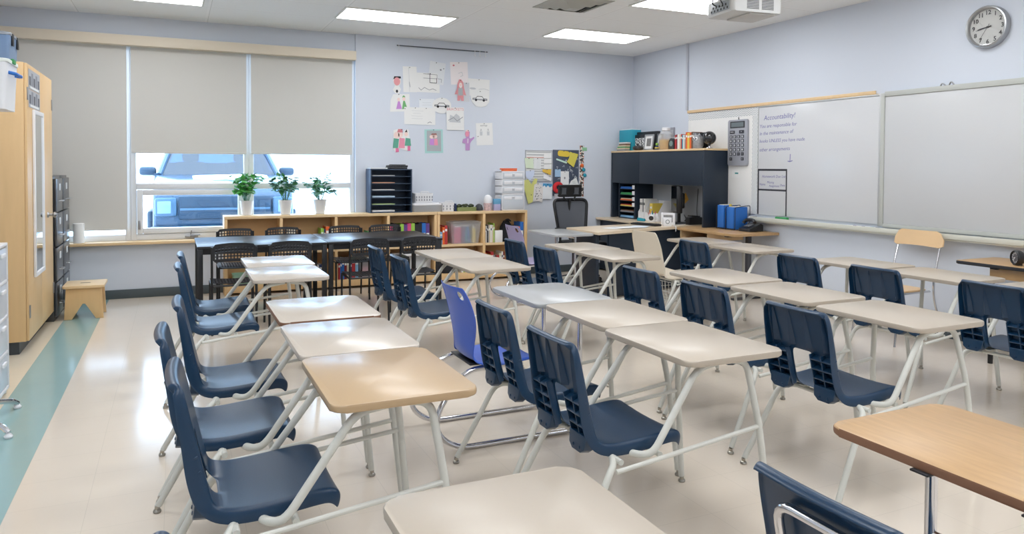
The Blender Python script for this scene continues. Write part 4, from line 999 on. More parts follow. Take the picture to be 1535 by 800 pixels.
# folder sorter in the hutch
t = thing('file_sorter', 'navy six slot file sorter at the far end of the hutch', 'file sorter', (5.825, 8.80, .767))
b = BM(); bx(b, 0, .30, -.20, -.188, 0, .50); bx(b, 0, .30, .188, .20, 0, .50); bx(b, .29, .30, -.188, .188, 0, .50); bx(b, 0, .29, -.188, .188, .49, .50); bx(b, 0, .29, -.188, .188, 0, .01); obj('case', b, NAVYC, t)
for k in range(1, 6): b = BM(); bx(b, .002, .2895, -.1875, .1875, .082 * k, .082 * k + .006); obj('shelf', b, NAVYC, t)
for k in range(2, 6):
    b = BM(); bx(b, -.003, -.0005, -.20, -.14, .082 * k + .008, .082 * k + .06, .001); obj('letter_tab', b, WHITE, t)
for k, (c, lab) in enumerate((('light blue', 'light blue folder in the lowest slot of the hutch file sorter'), ('grey', 'grey folder in the second slot from below of the hutch file sorter'), ('yellow', 'yellow and red folder stack in the third slot from below, hutch file sorter'),
                              ('orange', 'orange folder stack in the fourth slot from below, hutch file sorter'), ('green', 'green folder in the second slot from the top, hutch file sorter'), ('blue', 'blue folder in the top slot of the hutch file sorter'))):
    b = BM(); z = .767 + .082 * k + (.0105 if k == 0 else .0065)
    bx(b, 5.835, 6.07, 8.65, 8.975, z + .0005, z + .018, .001, 0); bx(b, 5.84, 6.08, 8.655, 8.97, z + .0185, z + .030, .001, 1)
    one('folder', b, [cmat(c), cmat({'yellow': 'red', 'orange': 'cream', 'grey': 'brown'}.get(c, c))], lab, 'folder', 'folders in the hutch sorter')
# magazine files
def magfile(y0, y1, x, lab, h=.27, slant=.11):
    b = BM(); M = Matrix.Translation((x, y1, .766)) @ Matrix(((1, 0, 0, 0), (0, 0, -1, 0), (0, 1, 0, 0), (0, 0, 0, 1)))
    o = [(0, 0), (.24, 0), (.24, h), (.10, h), (0, slant)]
    prism(b, o, 0, .003, 0, M); prism(b, o, (y1 - y0) - .003, y1 - y0, 0, M)
    bx(b, x, x + .003, y0 + .003, y1 - .003, .766, .766 + slant); bx(b, x + .237, x + .24, y0 + .003, y1 - .003, .766, .766 + h); bx(b, x + .003, x + .237, y0 + .003, y1 - .003, .766, .769)
    return one('magazine_file', b, WHITE, lab, 'magazine file', 'white magazine files in the hutch', 0)
magfile(8.42, 8.56, 5.86, 'white magazine file in the hutch, next to the file sorter'); magfile(8.10, 8.41, 5.86, 'white slanted magazine file in the hutch, left of the mug')
for k, c in enumerate(('white', 'white', 'grey', 'white')): b = book_bm(.028, .2, .285); o = one('binder', b, [cmat(c), PAGES, mat('spine_black', (40, 40, 44), .6)], '%s thin binder, %s from the left in the hutch magazine file' % (c, nth[k]), 'binder', 'binders in the magazine file', 0, (5.88, 8.552 - .031 * k, .770)); o.rotation_euler = (0, 0, -PI / 2)
b = book_bm(.06, .2, .23); o = one('folder', b, [cmat('yellow'), PAGES, PAPER], 'mustard folder standing in the slanted magazine file', 'folder', None, 0, (5.89, 8.33, .770)); o.rotation_euler = (0, 0, -PI / 2)
t = thing('mug', 'white mug of pens with a round dark motif on the teacher desk', 'mug', (5.74, 8.06, .766))
b = BM(); lathe(b, [(0, 0), (.043, 0), (.047, .006), (.047, .10), (.044, .105), (.042, .10), (.042, .01), (0, .01)], (0, 0, 0), 28); obj('body', b, WHITE, t)
b = BM(); M = Matrix.Rotation(PI / 2 + .55, 4, 'Z') @ Matrix.Translation((0, -.0, .055)) ; lathe(b, [(0, .0505), (.03, .049), (.032, .040)], (0, 0, .055), 20, 0, Matrix.Rotation(PI + .6, 4, 'Z') @ Matrix.Rotation(PI / 2, 4, 'Y')); obj('motif', b, mat('motif_dark', (52, 48, 46), .6), t)
b = BM(); tube(b, [(.02, -.042, .085), (.035, -.085, .08), (.035, -.085, .03), (.02, -.042, .022)], .007, 10, .025); obj('handle', b, WHITE, t)
for k, (c, dx, dy) in enumerate((('orange', -.015, .01), ('blue', .012, .018), ('pink', .02, -.012), ('green', -.01, -.02), ('red', -.02, .02))):
    b = BM(); tube(b, [(5.74 + dx, 8.06 + dy, .778), (5.74 + dx * 1.9, 8.06 + dy * 1.9, .925 - .008 * k)], .005, 8); one('pen', b, cmat(c), '%s pen standing in the white mug' % c, 'pen', 'pens in the mug')
b = BM(); box(b, (5.71, 8.27, .782), (.035, .13, .03), (0, 0, .3), .01); box(b, (5.71, 8.27, .801), (.03, .12, .012), (.08, 0, .3), .005); one('stapler', b, cmat('teal'), 'teal stapler lying by the mug on the teacher desk', 'stapler')
# monitor, picture frame, cube, cables
rz = math.atan2(.61, -.79) - PI
t = thing('monitor', 'black monitor seen nearly edge-on on the teacher desk', 'monitor', (5.90, 7.74, .766), math.atan2(.61, -.79) + PI / 2 + .22)
b = BM(); bx(b, -.17, .17, -.045, .03, .14, .49, .012); box(b, (0, .05, .30), (.22, .05, .2), None, .02); obj('housing', b, BLACKP, t)
b = BM(); bx(b, -.155, .155, -.0465, -.0445, .165, .475); obj('screen', b, mat('dark_screen', (14, 16, 20), .1), t)
b = BM(); bx(b, -.03, .03, .0, .04, .02, .2, .01); prism(b, rrect(-.12, .12, -.1, .1, .04), 0, .018, 0, None, .004); obj('stand', b, BLACKP, t)
b = BM(); bx(b, 5.90, 6.10, 7.49, 7.575, .767, .86, .006); box(b, (6.0, 7.53, .872), (.16, .07, .02), (0, .1, .2), .004); one('desk_box', b, BLACKP, 'low black box at the near end of the teacher worktop', 'box')
b = BM(); rr = random.Random(4)
for k in range(4): tube(b, [(5.95 + .02 * k, 7.66, .80), (6.0, 7.66 + .03 * k, .84 + .02 * k), (6.05, 7.72, .79), (6.11, 7.70 - .03 * k, .775)], .004, 6, .05)
tube(b, [(6.12, 7.60, .77), (6.115, 7.62, .95), (6.118, 7.60, 1.22)], .004, 6, .05); one('cables', b, BLACKP, 'tangle of dark cables behind the monitor', 'cable')
b = BM(); tube(b, [(6.0, 7.60, .771), (5.80, 7.55, .771), (5.70, 7.50, .771), (5.60, 7.42, .771), (5.58, 7.34, .772), (5.56, 7.32, .71)], .004, 6, .04); one('cable', b, WHITE, 'thin pale cable trailing over the edge of the teacher desk', 'cable')
t = thing('framed_photo', 'white photo frame leaning beside the monitor on the teacher desk', 'photo frame', (5.67, 7.62, .767), -.95)
b = BM()
for a in ((-.09, -.06, 0, .15), (.06, .09, 0, .15), (-.06, .06, 0, .03), (-.06, .06, .12, .15)): bx(b, a[0], a[1], -.01, .008, a[2], a[3], .003)
obj('frame', b, WHITE, t); b = BM(); bx(b, -.0598, .0598, .0, .006, .0302, .1198); obj('picture', b, mat('grey_photo', (150, 150, 152), .4, noise=.5, nscale=30), t)
b = BM(); box(b, (0, .04, .05), (.03, .06, .005), (.8, 0, 0)); obj('strut', b, WHITE, t)
t = thing('desk_cube', 'small white box with a grey ring mark on the teacher desk edge', 'box', (5.53, 7.455, .766), -.45)
b = BM(); bx(b, -.05, .05, -.035, .035, 0, .105, .004); obj('body', b, WHITE, t)
b = BM(); lathe(b, [(.018, .0365), (.026, .0365), (.026, .0345), (.018, .0345)], (0, 0, .055), 20, 0, Matrix.Rotation(PI / 2, 4, 'X')); obj('ring_mark', b, mat('ring_grey', (120, 128, 130), .5), t)
b = BM(); box(b, (5.36, 7.66, .778), (.13, .40, .02), (0, 0, .25), .006)
for k in range(10):
    for j in range(3): box(b, (5.36 + (j - 1) * .036 - .245 * (k - 4.5) * .036, 7.66 + (k - 4.5) * .036 + .245 * (j - 1) * .036, .790), (.028, .028, .006), (0, 0, .25), .002)
one('keyboard', b, BLACKP, 'black keyboard lying before the monitor on the teacher desk', 'keyboard')
b = BM()
for k, (x, y, a) in enumerate(((4.75, 7.42, .2), (4.95, 7.45, .05), (5.12, 7.46, .45), (4.88, 7.40, -.2))):
    box(b, (x, y, .7675 + .002 * k), (.29, .21, .0015), (0, 0, a + .3), 0, k % 3)
one('papers', b, [PAPER, mat('print_sheet', (196, 198, 202), .7, noise=.3, nscale=40), mat('paper_blueish', (216, 222, 230), .7)], 'loose printed papers spread on the teacher desk', 'papers', None, 0)
# things on the hutch top  (z = 1.723)
ZT = 1.7235
b = BM(); bx(b, 5.90, 6.06, 8.80, 9.12, ZT, ZT + .30, .004, 0); bx(b, 5.91, 6.05, 8.81, 9.11, ZT + .3, ZT + .312, 0, 1); one('box_file', b, [cmat('teal'), PAPER], 'large teal box file at the far end of the hutch top', 'box file')
for k, (c, w_, h_) in enumerate((('grey', .2, .022), ('cream', .22, .02), ('green', .2, .015), ('cream', .2, .02), ('brown', .17, .02), ('white', .19, .02))):
    z = ZT + sum((.022, .02, .015, .02, .02)[:k]) + .0006 * k
    b = BM(); bx(b, 0, .08, 0, w_, 0, h_, .001); one('book', b, cmat(c), '%s small book, %s in the flat pile before the teal box' % (c, ['lowest', 'second from below', 'third from below', 'third from the top', 'second from the top', 'topmost'][k]), 'book', 'small flat pile on the hutch top', 0, (5.80, 8.82 - .005 * k, z))
MB2 = mat('marbled_black_white', (150, 150, 150), .6)
nt = MB2.node_tree; vn = nt.nodes.new('ShaderNodeTexNoise'); vn.inputs['Scale'].default_value = 45; cr = nt.nodes.new('ShaderNodeValToRGB'); cr.color_ramp.interpolation = 'CONSTANT'; cr.color_ramp.elements[0].color = rgb(24, 24, 26); cr.color_ramp.elements[1].position = .5; cr.color_ramp.elements[1].color = rgb(232, 232, 232)
tc = nt.nodes.new('ShaderNodeTexCoord'); nt.links.new(tc.outputs['Object'], vn.inputs['Vector']); nt.links.new(vn.outputs['Fac'], cr.inputs['Fac']); nt.links.new(cr.outputs['Color'], nt.nodes['Principled BSDF'].inputs['Base Color'])
b = BM(); bx(b, 5.955, 5.98, 8.47, 8.795, ZT, ZT + .22, .002, 0); bx(b, 5.954, 5.981, 8.469, 8.796, ZT + .175, ZT + .224, .002, 1); one('notebook', b, [MB2, BLACKP], 'black and white marbled notebook standing on the hutch top', 'notebook')
b = BM(); bx(b, 5.99, 6.03, 8.30, 8.80, ZT, ZT + .262, .003); one('binder', b, BLACKP, 'black binder standing behind the marbled notebook on the hutch top', 'binder')
b = BM(); lathe(b, [(0, 0), (.05, 0), (.072, .02), (.074, .04), (.06, .06), (.02, .066), (.012, .075), (.014, .09), (0, .095)], (5.872, 8.60, ZT), 24); one('sugar_pot', b, mat('bronze_black', (54, 50, 50), .35), 'small dark lidded pot before the marbled notebook on the hutch top', 'pot')
def pframe(y0, y1, h, x, m, inner, lab, lean=.12):
    t = thing('framed_photo', lab, 'photo frame', (x, (y0 + y1) / 2, ZT), -PI / 2); w = (y1 - y0) / 2; R = Matrix.Rotation(-lean, 4, 'X'); b = BM(); fw_ = .02
    for a in ((-w, -w + fw_, 0, h), (w - fw_, w, 0, h), (-w + fw_, w - fw_, 0, fw_), (-w + fw_, w - fw_, h - fw_, h)): 
        q = BM(); bx(q, a[0], a[1], -.008, .008, a[2], a[3], .002); merge(b, q, 0, R)
    obj('frame', b, m, t); b = BM(); q = BM(); bx(q, -w + fw_ + .0002, w - fw_ - .0002, 0, .004, fw_ + .0002, h - fw_ - .0002); merge(b, q, 0, R); obj('mount', b, PAPER, t)
    b = BM(); q = BM(); bx(q, -w * .48, w * .48, -.0015, -.0003, h * .25, h * .75); merge(b, q, 0, R); obj('picture', b, inner, t)
    b = BM(); q = BM(); box(q, (0, .045, h * .3), (.03, .004, h * .55), (.25, 0, 0)); merge(b, q); obj('strut', b, m, t)
SILV = mat('silver_frame', (170, 172, 174), .3, metal=.6)
pframe(8.255, 8.46, .215, 5.87, SILV, mat('bw_photo', (120, 118, 116), .5, noise=.7, nscale=35), 'silver photo frame with a black and white picture on the hutch top')
pframe(8.12, 8.245, .22, 5.92, mat('dark_frame', (84, 88, 92), .4), mat('greenish_photo', (150, 164, 160), .5, noise=.4, nscale=30), 'narrow grey photo frame between the silver frame and the jar')
t = thing('figurine', 'tiny dark bottle toy with a yellow band by the photo frames', 'toy', (5.83, 8.10, ZT))
b = BM(); lathe(b, [(0, 0), (.022, 0), (.026, .02), (.024, .045), (.012, .055), (0, .055)], (0, 0, 0), 16); obj('body', b, cmat('navy'), t)
b = BM(); lathe(b, [(0, .0555), (.014, .056), (.02, .07), (.012, .088), (0, .09)], (0, 0, 0), 14); obj('head', b, cmat('lime green'), t)
b = BM(); lathe(b, [(.0262, .016), (.0285, .018), (.0285, .03), (.0262, .032)], (0, 0, 0), 16); obj('band', b, cmat('yellow'), t)
t = thing('jar', 'tall clear jar half full of golden beads on the hutch top', 'jar', (5.89, 7.985, ZT))
b = BM(); lathe(b, [(0, 0), (.085, 0), (.09, .01), (.09, .20), (.06, .235), (.05, .24), (.05, .26)], (0, 0, 0), 28); obj('glass', b, CLEAR, t)
b = BM(); lathe(b, [(0, .004), (.08, .004), (.086, .012), (.086, .12), (.05, .135), (0, .13)], (0, 0, 0), 24); obj('beads', b, mat('gold_beads', (196, 152, 72), .4, noise=.5, nscale=80, bump=1, bscale=120), t)
b = BM(); lathe(b, [(.0505, .25), (.055, .252), (.055, .285), (.045, .29), (0, .29)], (0, 0, 0), 24); obj('lid', b, WHITE, t)
t = thing('desk_clock', 'dark arched desk clock standing left of the red books', 'clock', (5.88, 7.835, ZT), -PI / 2)
b = BM(); M = Matrix.Rotation(PI / 2, 4, 'X'); prism(b, [(-.055, 0), (.055, 0)] + [(.055 * math.cos(a), .07 + .075 * math.sin(a)) for a in [PI * k / 12 for k in range(13)]], -.02, .02, 0, M, .003); obj('case', b, mat('case_dark', (46, 52, 54), .4), t)
b = BM(); lathe(b, [(0, .0215), (.036, .0215), (.036, .0195)], (0, 0, .075), 20, 0, M); obj('dial', b, mat('dial_grey', (120, 140, 136), .4), t)
SB = [('red', .03, .185), ('dark red', .022, .19), ('white', .035, .19), ('cream', .03, .185), ('red', .025, .19), ('teal', .02, .18), ('white', .028, .18), ('grey', .02, .175), ('orange', .032, .21), ('yellow', .04, .2), ('orange', .035, .205), ('brown', .03, .21), ('grey', .025, .2)]
y = 7.77
for k, (c, w_, h_) in enumerate(SB):
    o = one('book', book_bm(w_, .15, h_), [cmat(c), PAGES, mat('spine_label', (232, 232, 228), .7)], '%s book, %s from the left in the row on the hutch top' % (c, nth[k]), 'book', 'row of books on the hutch top', 0, (5.87, y, ZT)); o.rotation_euler = (0, 0, -PI / 2); y -= w_ + .0015
t = thing('owl_figurine', 'grey owl figurine before a black card on the hutch top', 'figurine', (5.86, 7.29, ZT), -PI / 2)
OWL = mat('owl_grey', (150, 150, 152), .6, noise=.35, nscale=40)
b = BM(); lathe(b, [(0, 0), (.05, 0), (.066, .04), (.062, .09), (.055, .12), (.05, .145), (.03, .165), (0, .17)], (0, 0, 0), 24)
for s in (-1, 1): lathe(b, [(0, .04), (.018, .0), (0, -.005)], (s * .036, -.01, .155), 10)
obj('body', b, OWL, t)
for s in (-1, 1):
    b = BM(); lathe(b, [(0, .058), (.020, .054), (.024, .046)], (s * .024, 0, .118), 16, 0, Matrix.Rotation(PI / 2, 4, 'X')); e = obj('eye', b, WHITE, t)
    b = BM(); lathe(b, [(0, .0615), (.009, .060), (.010, .054)], (s * .024, 0, .118), 12, 0, Matrix.Rotation(PI / 2, 4, 'X')); obj('pupil', b, BLACKP, e)
b = BM(); lathe(b, [(0, .075), (.010, .05)], (0, 0, .10), 8, 0, Matrix.Rotation(PI / 2, 4, 'X')); obj('beak', b, BLACKP, t)
b = BM(); bx(b, 5.95, 5.962, 7.225, 7.385, ZT, ZT + .20, .001); one('card', b, BLACKP, 'black upright card behind the owl figurine', 'card')
t = thing('globe', 'small black globe on a chrome foot at the near end of the hutch top', 'globe', (5.90, 7.13, ZT))
b = BM(); lathe(b, [(0, 0)] + [(.082 * math.sin(PI * k / 14), .125 - .082 * math.cos(PI * k / 14)) for k in range(1, 14)] + [(0, .207)], (0, 0, 0), 24); obj('ball', b, mat('black_gloss', (20, 20, 22), .12, coat=.6, noise=.5, nscale=12), t)
b = BM(); lathe(b, [(0, 0.001), (.045, .001), (.04, .008), (.012, .016), (.010, .044), (0, .044)], (0, 0, 0), 20); obj('foot', b, CHROME, t)
# office chair
t = thing('office_chair', 'black mesh office chair with a headrest behind the teacher desk', 'office chair', (4.76, 8.20, 0), 0.12)
MESH = glass('chair_mesh', (92, 96, 104), .06, .4); MESH2 = mat('mesh_grey', (92, 95, 101), .7, bump=.6, bscale=900)
b = BM(); prism(b, rrect(-.25, .25, -.25, .24, .09), .46, .54, 0, None, .025); obj('seat', b, mat('seat_fabric', (40, 41, 45), .9), t)
def backpt(u, v):   # u -1..1, v 0..1
    w_ = .215 + .055 * v; return Vector((u * w_, .215 + .05 * v + .0 - .035 * (1 - u * u) * -1, .64 + .42 * v))
b = BM(); outl = [backpt(u, 0) for u in (-.8, -.4, 0, .4, .8)] + [backpt(1, .08), backpt(1, .3), backpt(1, .6), backpt(1, .9)] + [backpt(u, 1) for u in (.85, .4, 0, -.4, -.85)] + [backpt(-1, .9), backpt(-1, .6), backpt(-1, .3), backpt(-1, .08)]
tube(b, outl + [outl[0], outl[1]], .021, 10, .05); obj('back_frame', b, BLACKP, t)
b = BM(); G = [[b.verts.new(backpt(-.96 + 1.92 * i / 12, .02 + .96 * j / 8)) for j in range(9)] for i in range(13)]
for i in range(12):
    for j in range(8): b.faces.new((G[i][j], G[i + 1][j], G[i + 1][j + 1], G[i][j + 1]))
f = list(b.faces); r_ = bmesh.ops.extrude_face_region(b, geom=f); bmesh.ops.translate(b, vec=(0, .006, 0), verts=[v for v in r_['geom'] if isinstance(v, bmesh.types.BMVert)])
obj('back_mesh', b, MESH2, t)
b = BM(); M = Matrix.Translation((0, .275, 1.175)) @ Matrix.Rotation(PI / 2 + .1, 4, 'X')
for (u0, u1, v0, v1) in ((-.18, .18, .045, .078), (-.18, .18, -.078, -.045), (-.18, -.14, -.046, .046), (.14, .18, -.046, .046), (-.06, .06, -.046, .046)):
    q = BM(); prism(q, rrect(u0, u1, v0, v1, .012), -.02, .015, 0, None, .005); merge(b, q, 0, M)
hd = obj('headrest', b, BLACKP, t)
b = BM(); q = BM(); prism(q, rrect(-.145, .145, -.05, .05, .01), -.004, .004); merge(b, q, 0, M); obj('headrest_mesh', b, MESH2, hd)
b = BM()
for s in (-1, 1): tube(b, [(s * .05, .27, 1.05), (s * .09, .29, 1.08), (s * .09, .28, 1.12)], .012, 8, .03)
tube(b, [(0, .29, .60), (0, .31, .85), (0, .285, 1.06)], .02, 8, .1); tube(b, [(0, .29, .62), (0, .2, .44), (0, 0, .44)], .025, 8, .08); obj('spine', b, BLACKP, t)
for s in (-1, 1):
    b = BM(); tube(b, [(s * .22, .05, .45), (s * .31, .05, .47), (s * .31, .05, .68)], .016, 8, .05); box(b, (s * .31, .0, .70), (.08, .25, .03), None, .012); obj('armrest', b, BLACKP, t)
b = BM(); tube(b, [(0, 0, .12), (0, 0, .46)], .028, 12)
for k in range(5): a = 2 * PI * k / 5; tube(b, [(0, 0, .13), (.28 * math.cos(a), .28 * math.sin(a), .075)], .02, 8, r2=.014)
obj('base', b, BLACKP, t)
for k in range(5): a = 2 * PI * k / 5; b = BM(); lathe(b, [(0, -.02), (.028, -.02), (.03, -.012), (.03, .012), (.028, .02), (0, .02)], (.28 * math.cos(a), .28 * math.sin(a), .031), 14, 0, Matrix.Rotation(a, 4, 'Z') @ Matrix.Rotation(PI / 2, 4, 'X')); obj('caster', b, BLACKP, t)
# oak side desk with binders and phone
t = thing('side_desk', 'oak side desk with an open shelf under its top, joined to the teacher desk', 'desk', (5.89, 6.85, 0))
b = BM(); prism(b, [(-.36, -.60), (.28, -.60), (.28, .50), (-.16, .50), (-.36, .40)], .735, .765, 0, None, .004); obj('top', b, OAK, t)
b = BM(); bx(b, -.32, .20, -.10, .38, .64, .652); bx(b, -.32, .20, -.115, -.10, .64, .7345); bx(b, -.32, .20, .38, .395, .64, .7345); bx(b, .19, .2, -.0995, .3795, .6525, .7345); obj('shelf_box', b, BIRCH, t)
b = BM(); bx(b, .0, .05, -.42, -.37, .02, .7345, .004); bx(b, -.2, .26, -.42, -.37, .001, .025, .004); bx(b, -.3, .25, -.42, -.37, .715, .7345); obj('leg', b, mat('dark_steel', (70, 70, 74), .4), t)
b = BM(); bx(b, .0, .05, .43, .47, .02, .7345, .004); bx(b, -.12, .26, .43, .47, .001, .025, .004); obj('leg', b, mat('dark_steel', (70, 70, 74), .4), t)
b = BM(); 
for y in (6.64, 6.80, 6.96): 
    tube(b, [(5.88, y, .7705), (5.88, y, 1.03), (6.10, y, 1.05), (6.10, y, .7705)], .0045, 6, .02)
for (x, z) in ((5.88, .78), (6.10, .78)): tube(b, [(x, 6.64, z), (x, 6.96, z)], .0045, 6)
one('file_rack', b, BLACKM, 'black wire rack holding the blue binders on the oak side desk', 'rack')
for k, (y, h_, lab) in enumerate(((6.895, .275, 'blue binder in the wire rack, left one'), (6.73, .26, 'blue binder in the wire rack, right one'))):
    b = BM(); bx(b, 5.885, 6.095, y - .055 - .0 * k, y + .055, .772, .772 + h_, .004, 0); bx(b, 5.90, 6.09, y - .04, y + .04, .772 + h_, .772 + h_ + .005, 0, 1)
    one('binder', b, [cmat('blue'), PAGES], lab, 'binder', 'blue binders in the wire rack')
for k in range(1): b = BM(); bx(b, 5.98, 6.0, 6.805, 6.83, .772, 1.045, .001); bx(b, 5.96, 5.975, 6.805, 6.835, .772, 1.06, .001); one('folder', b, cmat('yellow'), 'yellow folder poking up between the blue binders', 'folder')
t = thing('telephone', 'black desk telephone at the near end of the oak side desk', 'telephone', (5.98, 6.49, .769))
b = BM(); M = Matrix(((0, 0, 1, 0), (1, 0, 0, 0), (0, 1, 0, 0), (0, 0, 0, 1))); q = BM(); prism(q, [(-.10, 0), (.10, 0), (.10, .07), (.06, .09), (-.10, .03)], -.09, .09, 0, M, .004); merge(b, q, 0, Matrix.Rotation(PI / 2, 4, 'Z') @ Matrix.Rotation(PI, 4, 'Z')); obj('body', b, BLACKP, t)
b = BM(); tube(b, [(-.02, .10, .085), (.0, .08, .125), (.0, -.04, .13), (-.02, -.08, .10)], .02, 10, .05); obj('handset', b, BLACKP, t)
b = BM()
for i in range(3):
    for j in range(4): box(b, (-.06 + .0 + .025 * j, -.03 + .03 * i, .058 + .008 * j), (.016, .02, .006), (0, -.3, 0), .002)
obj('keypad', b, mat('key_grey', (120, 122, 126), .5), t)
# ------------------------------------------------------------------ drawings on the back wall
PEN = mat('pencil_grey', (140, 142, 147), .8); PENL = mat('pencil_pale', (196, 199, 202), .8); DRK = mat('marker_black', (40, 40, 46), .7)
def ribbon(bm, pts, w, M, mi, lift=.0022):
    """a drawn line on a sheet"""
    pts = [Vector((p[0], p[1], 0)) for p in pts]
    for a, c in zip(pts[:-1], pts[1:]):
        d = (c - a)
        if d.length < 1e-6: continue
        d.normalize(); n = Vector((-d.y, d.x, 0)) * w / 2; a2 = a - d * w * .3; c2 = c + d * w * .3
        vs = [bm.verts.new(M @ (q + Vector((0, 0, lift)))) for q in (a2 + n, a2 - n, c2 - n, c2 + n)]; f = bm.faces.new(vs); f.material_index = mi
def patch(bm, o, M, mi, lift=.0018): prism(bm, o, .0012, lift, mi, M)
def sheet(label, x0, x1, z0, z1, dep=0, rot=0.0, m=PAPER, outline=None, draw=None, cat='drawing', name='drawing', group='children\'s drawings on the wall', mats=(), pins=((0, .92),), base=-.0012):
    w, h = (x1 - x0) / 2, (z1 - z0) / 2; M = MB_((x0 + x1) / 2, YB - .001 - dep, (z0 + z1) / 2, rot); b = BM()
    mm = [m, PEN, DRK, PENL] + list(mats)
    prism(b, outline(w, h) if outline else [(-w, -h), (w, -h), (w, h), (-w, h)], .0004, .0012, 0, M)
    if draw: draw(b, M, w, h)
    for (u, v) in (pins or ((.0, .88),)): lathe(b, [(0, .009), (.0055, .008), (.0055, .002), (.0015, .0015), (.0012, base - dep), (0, base - dep)], M @ Vector((u * w, v * h, 0)), 8, 2, M.to_3x3().to_4x4())
    return one(name, b, mm, label, cat, group, 0)
def lines(n, x0=-.7, x1=.7, y0=-.6, y1=.6, seedv=1, mi=3, wd=.003):
    def f(b, M, w, h):
        r = random.Random(seedv)
        for k in range(n):
            y = y0 + (y1 - y0) * k / max(1, n - 1); ribbon(b, [(w * (x0 + r.uniform(-.05, .05)), h * y), (w * (x0 + (x1 - x0) * .5), h * (y + r.uniform(-.04, .04))), (w * (x1 - r.uniform(0, .3)), h * y)], wd, M, mi)
    return f
def car_draw(b, M, w, h):
    s = w * .75
    ribbon(b, [(-s, -.1 * h), (-s, .05 * h), (-.6 * s, .08 * h), (-.35 * s, .32 * h), (.3 * s, .32 * h), (.5 * s, .08 * h), (s, .04 * h), (s, -.12 * h), (-s, -.1 * h)], .007, M, 2)
    patch(b, [(-s * .95, -.09 * h), (s * .95, -.11 * h), (s * .95, .03 * h), (-s * .95, .05 * h)], M, 3)
    for c in (-.55, .55): patch(b, circle(c * s, -.14 * h, .17 * s), M, 2, .002)
def curvy(pts): return lambda w, h: [(x * w, y * h) for x, y in pts]
MC = {k: mat('crayon_' + k, v, .75) for k, v in dict(green=(96, 164, 142), pink=(230, 150, 172), purple=(198, 140, 208), grass=(116, 178, 116), skin=(240, 212, 204), brown=(156, 110, 104), mauve=(188, 146, 196), hot=(226, 120, 160), salmon=(222, 152, 156), aqua=(168, 212, 208), grey=(170, 175, 178), red=(206, 128, 136)).items()}
# cut-out figures: generic body shapes
def figure(parts, mats_):
    def f(b, M, w, h):
        for (o, mi) in parts: patch(b, [(x * w, y * h) for x, y in o], M, mi, .0018 + .0001 * mi)
    return f
E_ = lambda cx, cy, rx, ry, n=14: circle(cx, cy, rx, ry, n)
sheet('cut-out head in a dark flat cap, at the left end of the drawings', 2.534, 2.654, 2.413, 2.634, .003, 0, PAPER,
      curvy([(-.4, -1), (.5, -1), (.9, -.5), (.5, -.15), (.85, .2), (.85, .8), (-.7, .9), (-.9, .4), (-.4, -.1), (-.9, -.6)]), figure([(E_(0, .38, .7, .48), 4), ([(-.8, .62), (.9, .75), (.8, .98), (-.6, .95)], 2), ([(-.15, .2), (.3, .2), (.08, .12)], 2), (E_(-.0, -.75, .25, .18), 2)], 0), mats=[MC['salmon']], pins=((0, .9),))
sheet('white drawing of two small figures in purple and green dresses', 2.476, 2.774, 2.184, 2.410, .0, .06, PAPER, curvy([(-.85, -1), (.9, -1), (.95, .95), (-.5, .95), (-.75, .3)]),
      figure([([(-.3, -.72), (.22, -.72), (.05, .15), (-.1, .15)], 4), (E_(-.03, .35, .12, .2), 6), ([(.22, -.75), (.7, -.7), (.5, .2), (.36, .2)], 5), (E_(.43, .4, .14, .22), 6), (E_(.43, .6, .12, .2), 5)], 0), mats=[MC['purple'], MC['grass'], MC['skin']])
sheet('tall white folded paper with a faint middle crease, pinned at the upper left', 2.674, 2.858, 2.437, 2.765, .002, .03, PAPER, None, lambda b, M, w, h: (ribbon(b, [(-.15 * w, h * .95), (-.1 * w, -h * .95)], .004, M, 3), ribbon(b, [(-.12 * w, -.2 * h), (-.0 * w, -.6 * h)], .006, M, 1)))
sheet('wide white sheet with a faint wavy pencil line along the bottom', 2.851, 3.169, 2.445, 2.694, .0, 0, PAPER, None, lambda b, M, w, h: ribbon(b, [(-.8 * w, -.55 * h), (-.6 * w, -.8 * h), (-.3 * w, -.5 * h), (.1 * w, -.75 * h), (.4 * w, -.6 * h), (.7 * w, -.75 * h)], .006, M, 1))
sheet('tilted grey-white sheet with few pencil marks, highest in the upper left cluster', 3.02, 3.235, 2.56, 2.845, .003, -.12, mat('paper_pale_grey', (222, 225, 228), .75), None, lambda b, M, w, h: (patch(b, E_(.45 * w, .35 * h, .12 * w, .08 * h), M, 1), ribbon(b, [(-.7 * w, -.5 * h), (.7 * w, -.5 * h), (.7 * w, -.8 * h)], .005, M, 1)), pins=((-.2, .92), (.8, .5)))
sheet('white sheet with a black ruled cross and box, over the tilted grey sheet', 2.935, 3.14, 2.566, 2.695, .006, 0, PAPER, None, lambda b, M, w, h: (ribbon(b, [(-.9 * w, .8 * h), (.9 * w, .75 * h), (.9 * w, 0)], .006, M, 1), ribbon(b, [(-.9 * w, -.05 * h), (.9 * w, -.05 * h)], .006, M, 1), ribbon(b, [(-.05 * w, .95 * h), (-.05 * w, -.9 * h), (.85 * w, -.9 * h), (.85 * w, 0)], .007, M, 2)), pins=())
sheet('pinkish sheet with a dark red mark, pinned above the hooded figure', 3.318, 3.565, 2.570, 2.866, .0, .06, mat('paper_pinkish', (236, 229, 229), .75), None, lambda b, M, w, h: (patch(b, E_(-.6 * w, .7 * h, .12 * w, .08 * h), M, 4), ribbon(b, [(-.1 * w, 0), (.3 * w, .1 * h), (.4 * w, -.2 * h), (.1 * w, -.3 * h)], .006, M, 3)), mats=[MC['red']])
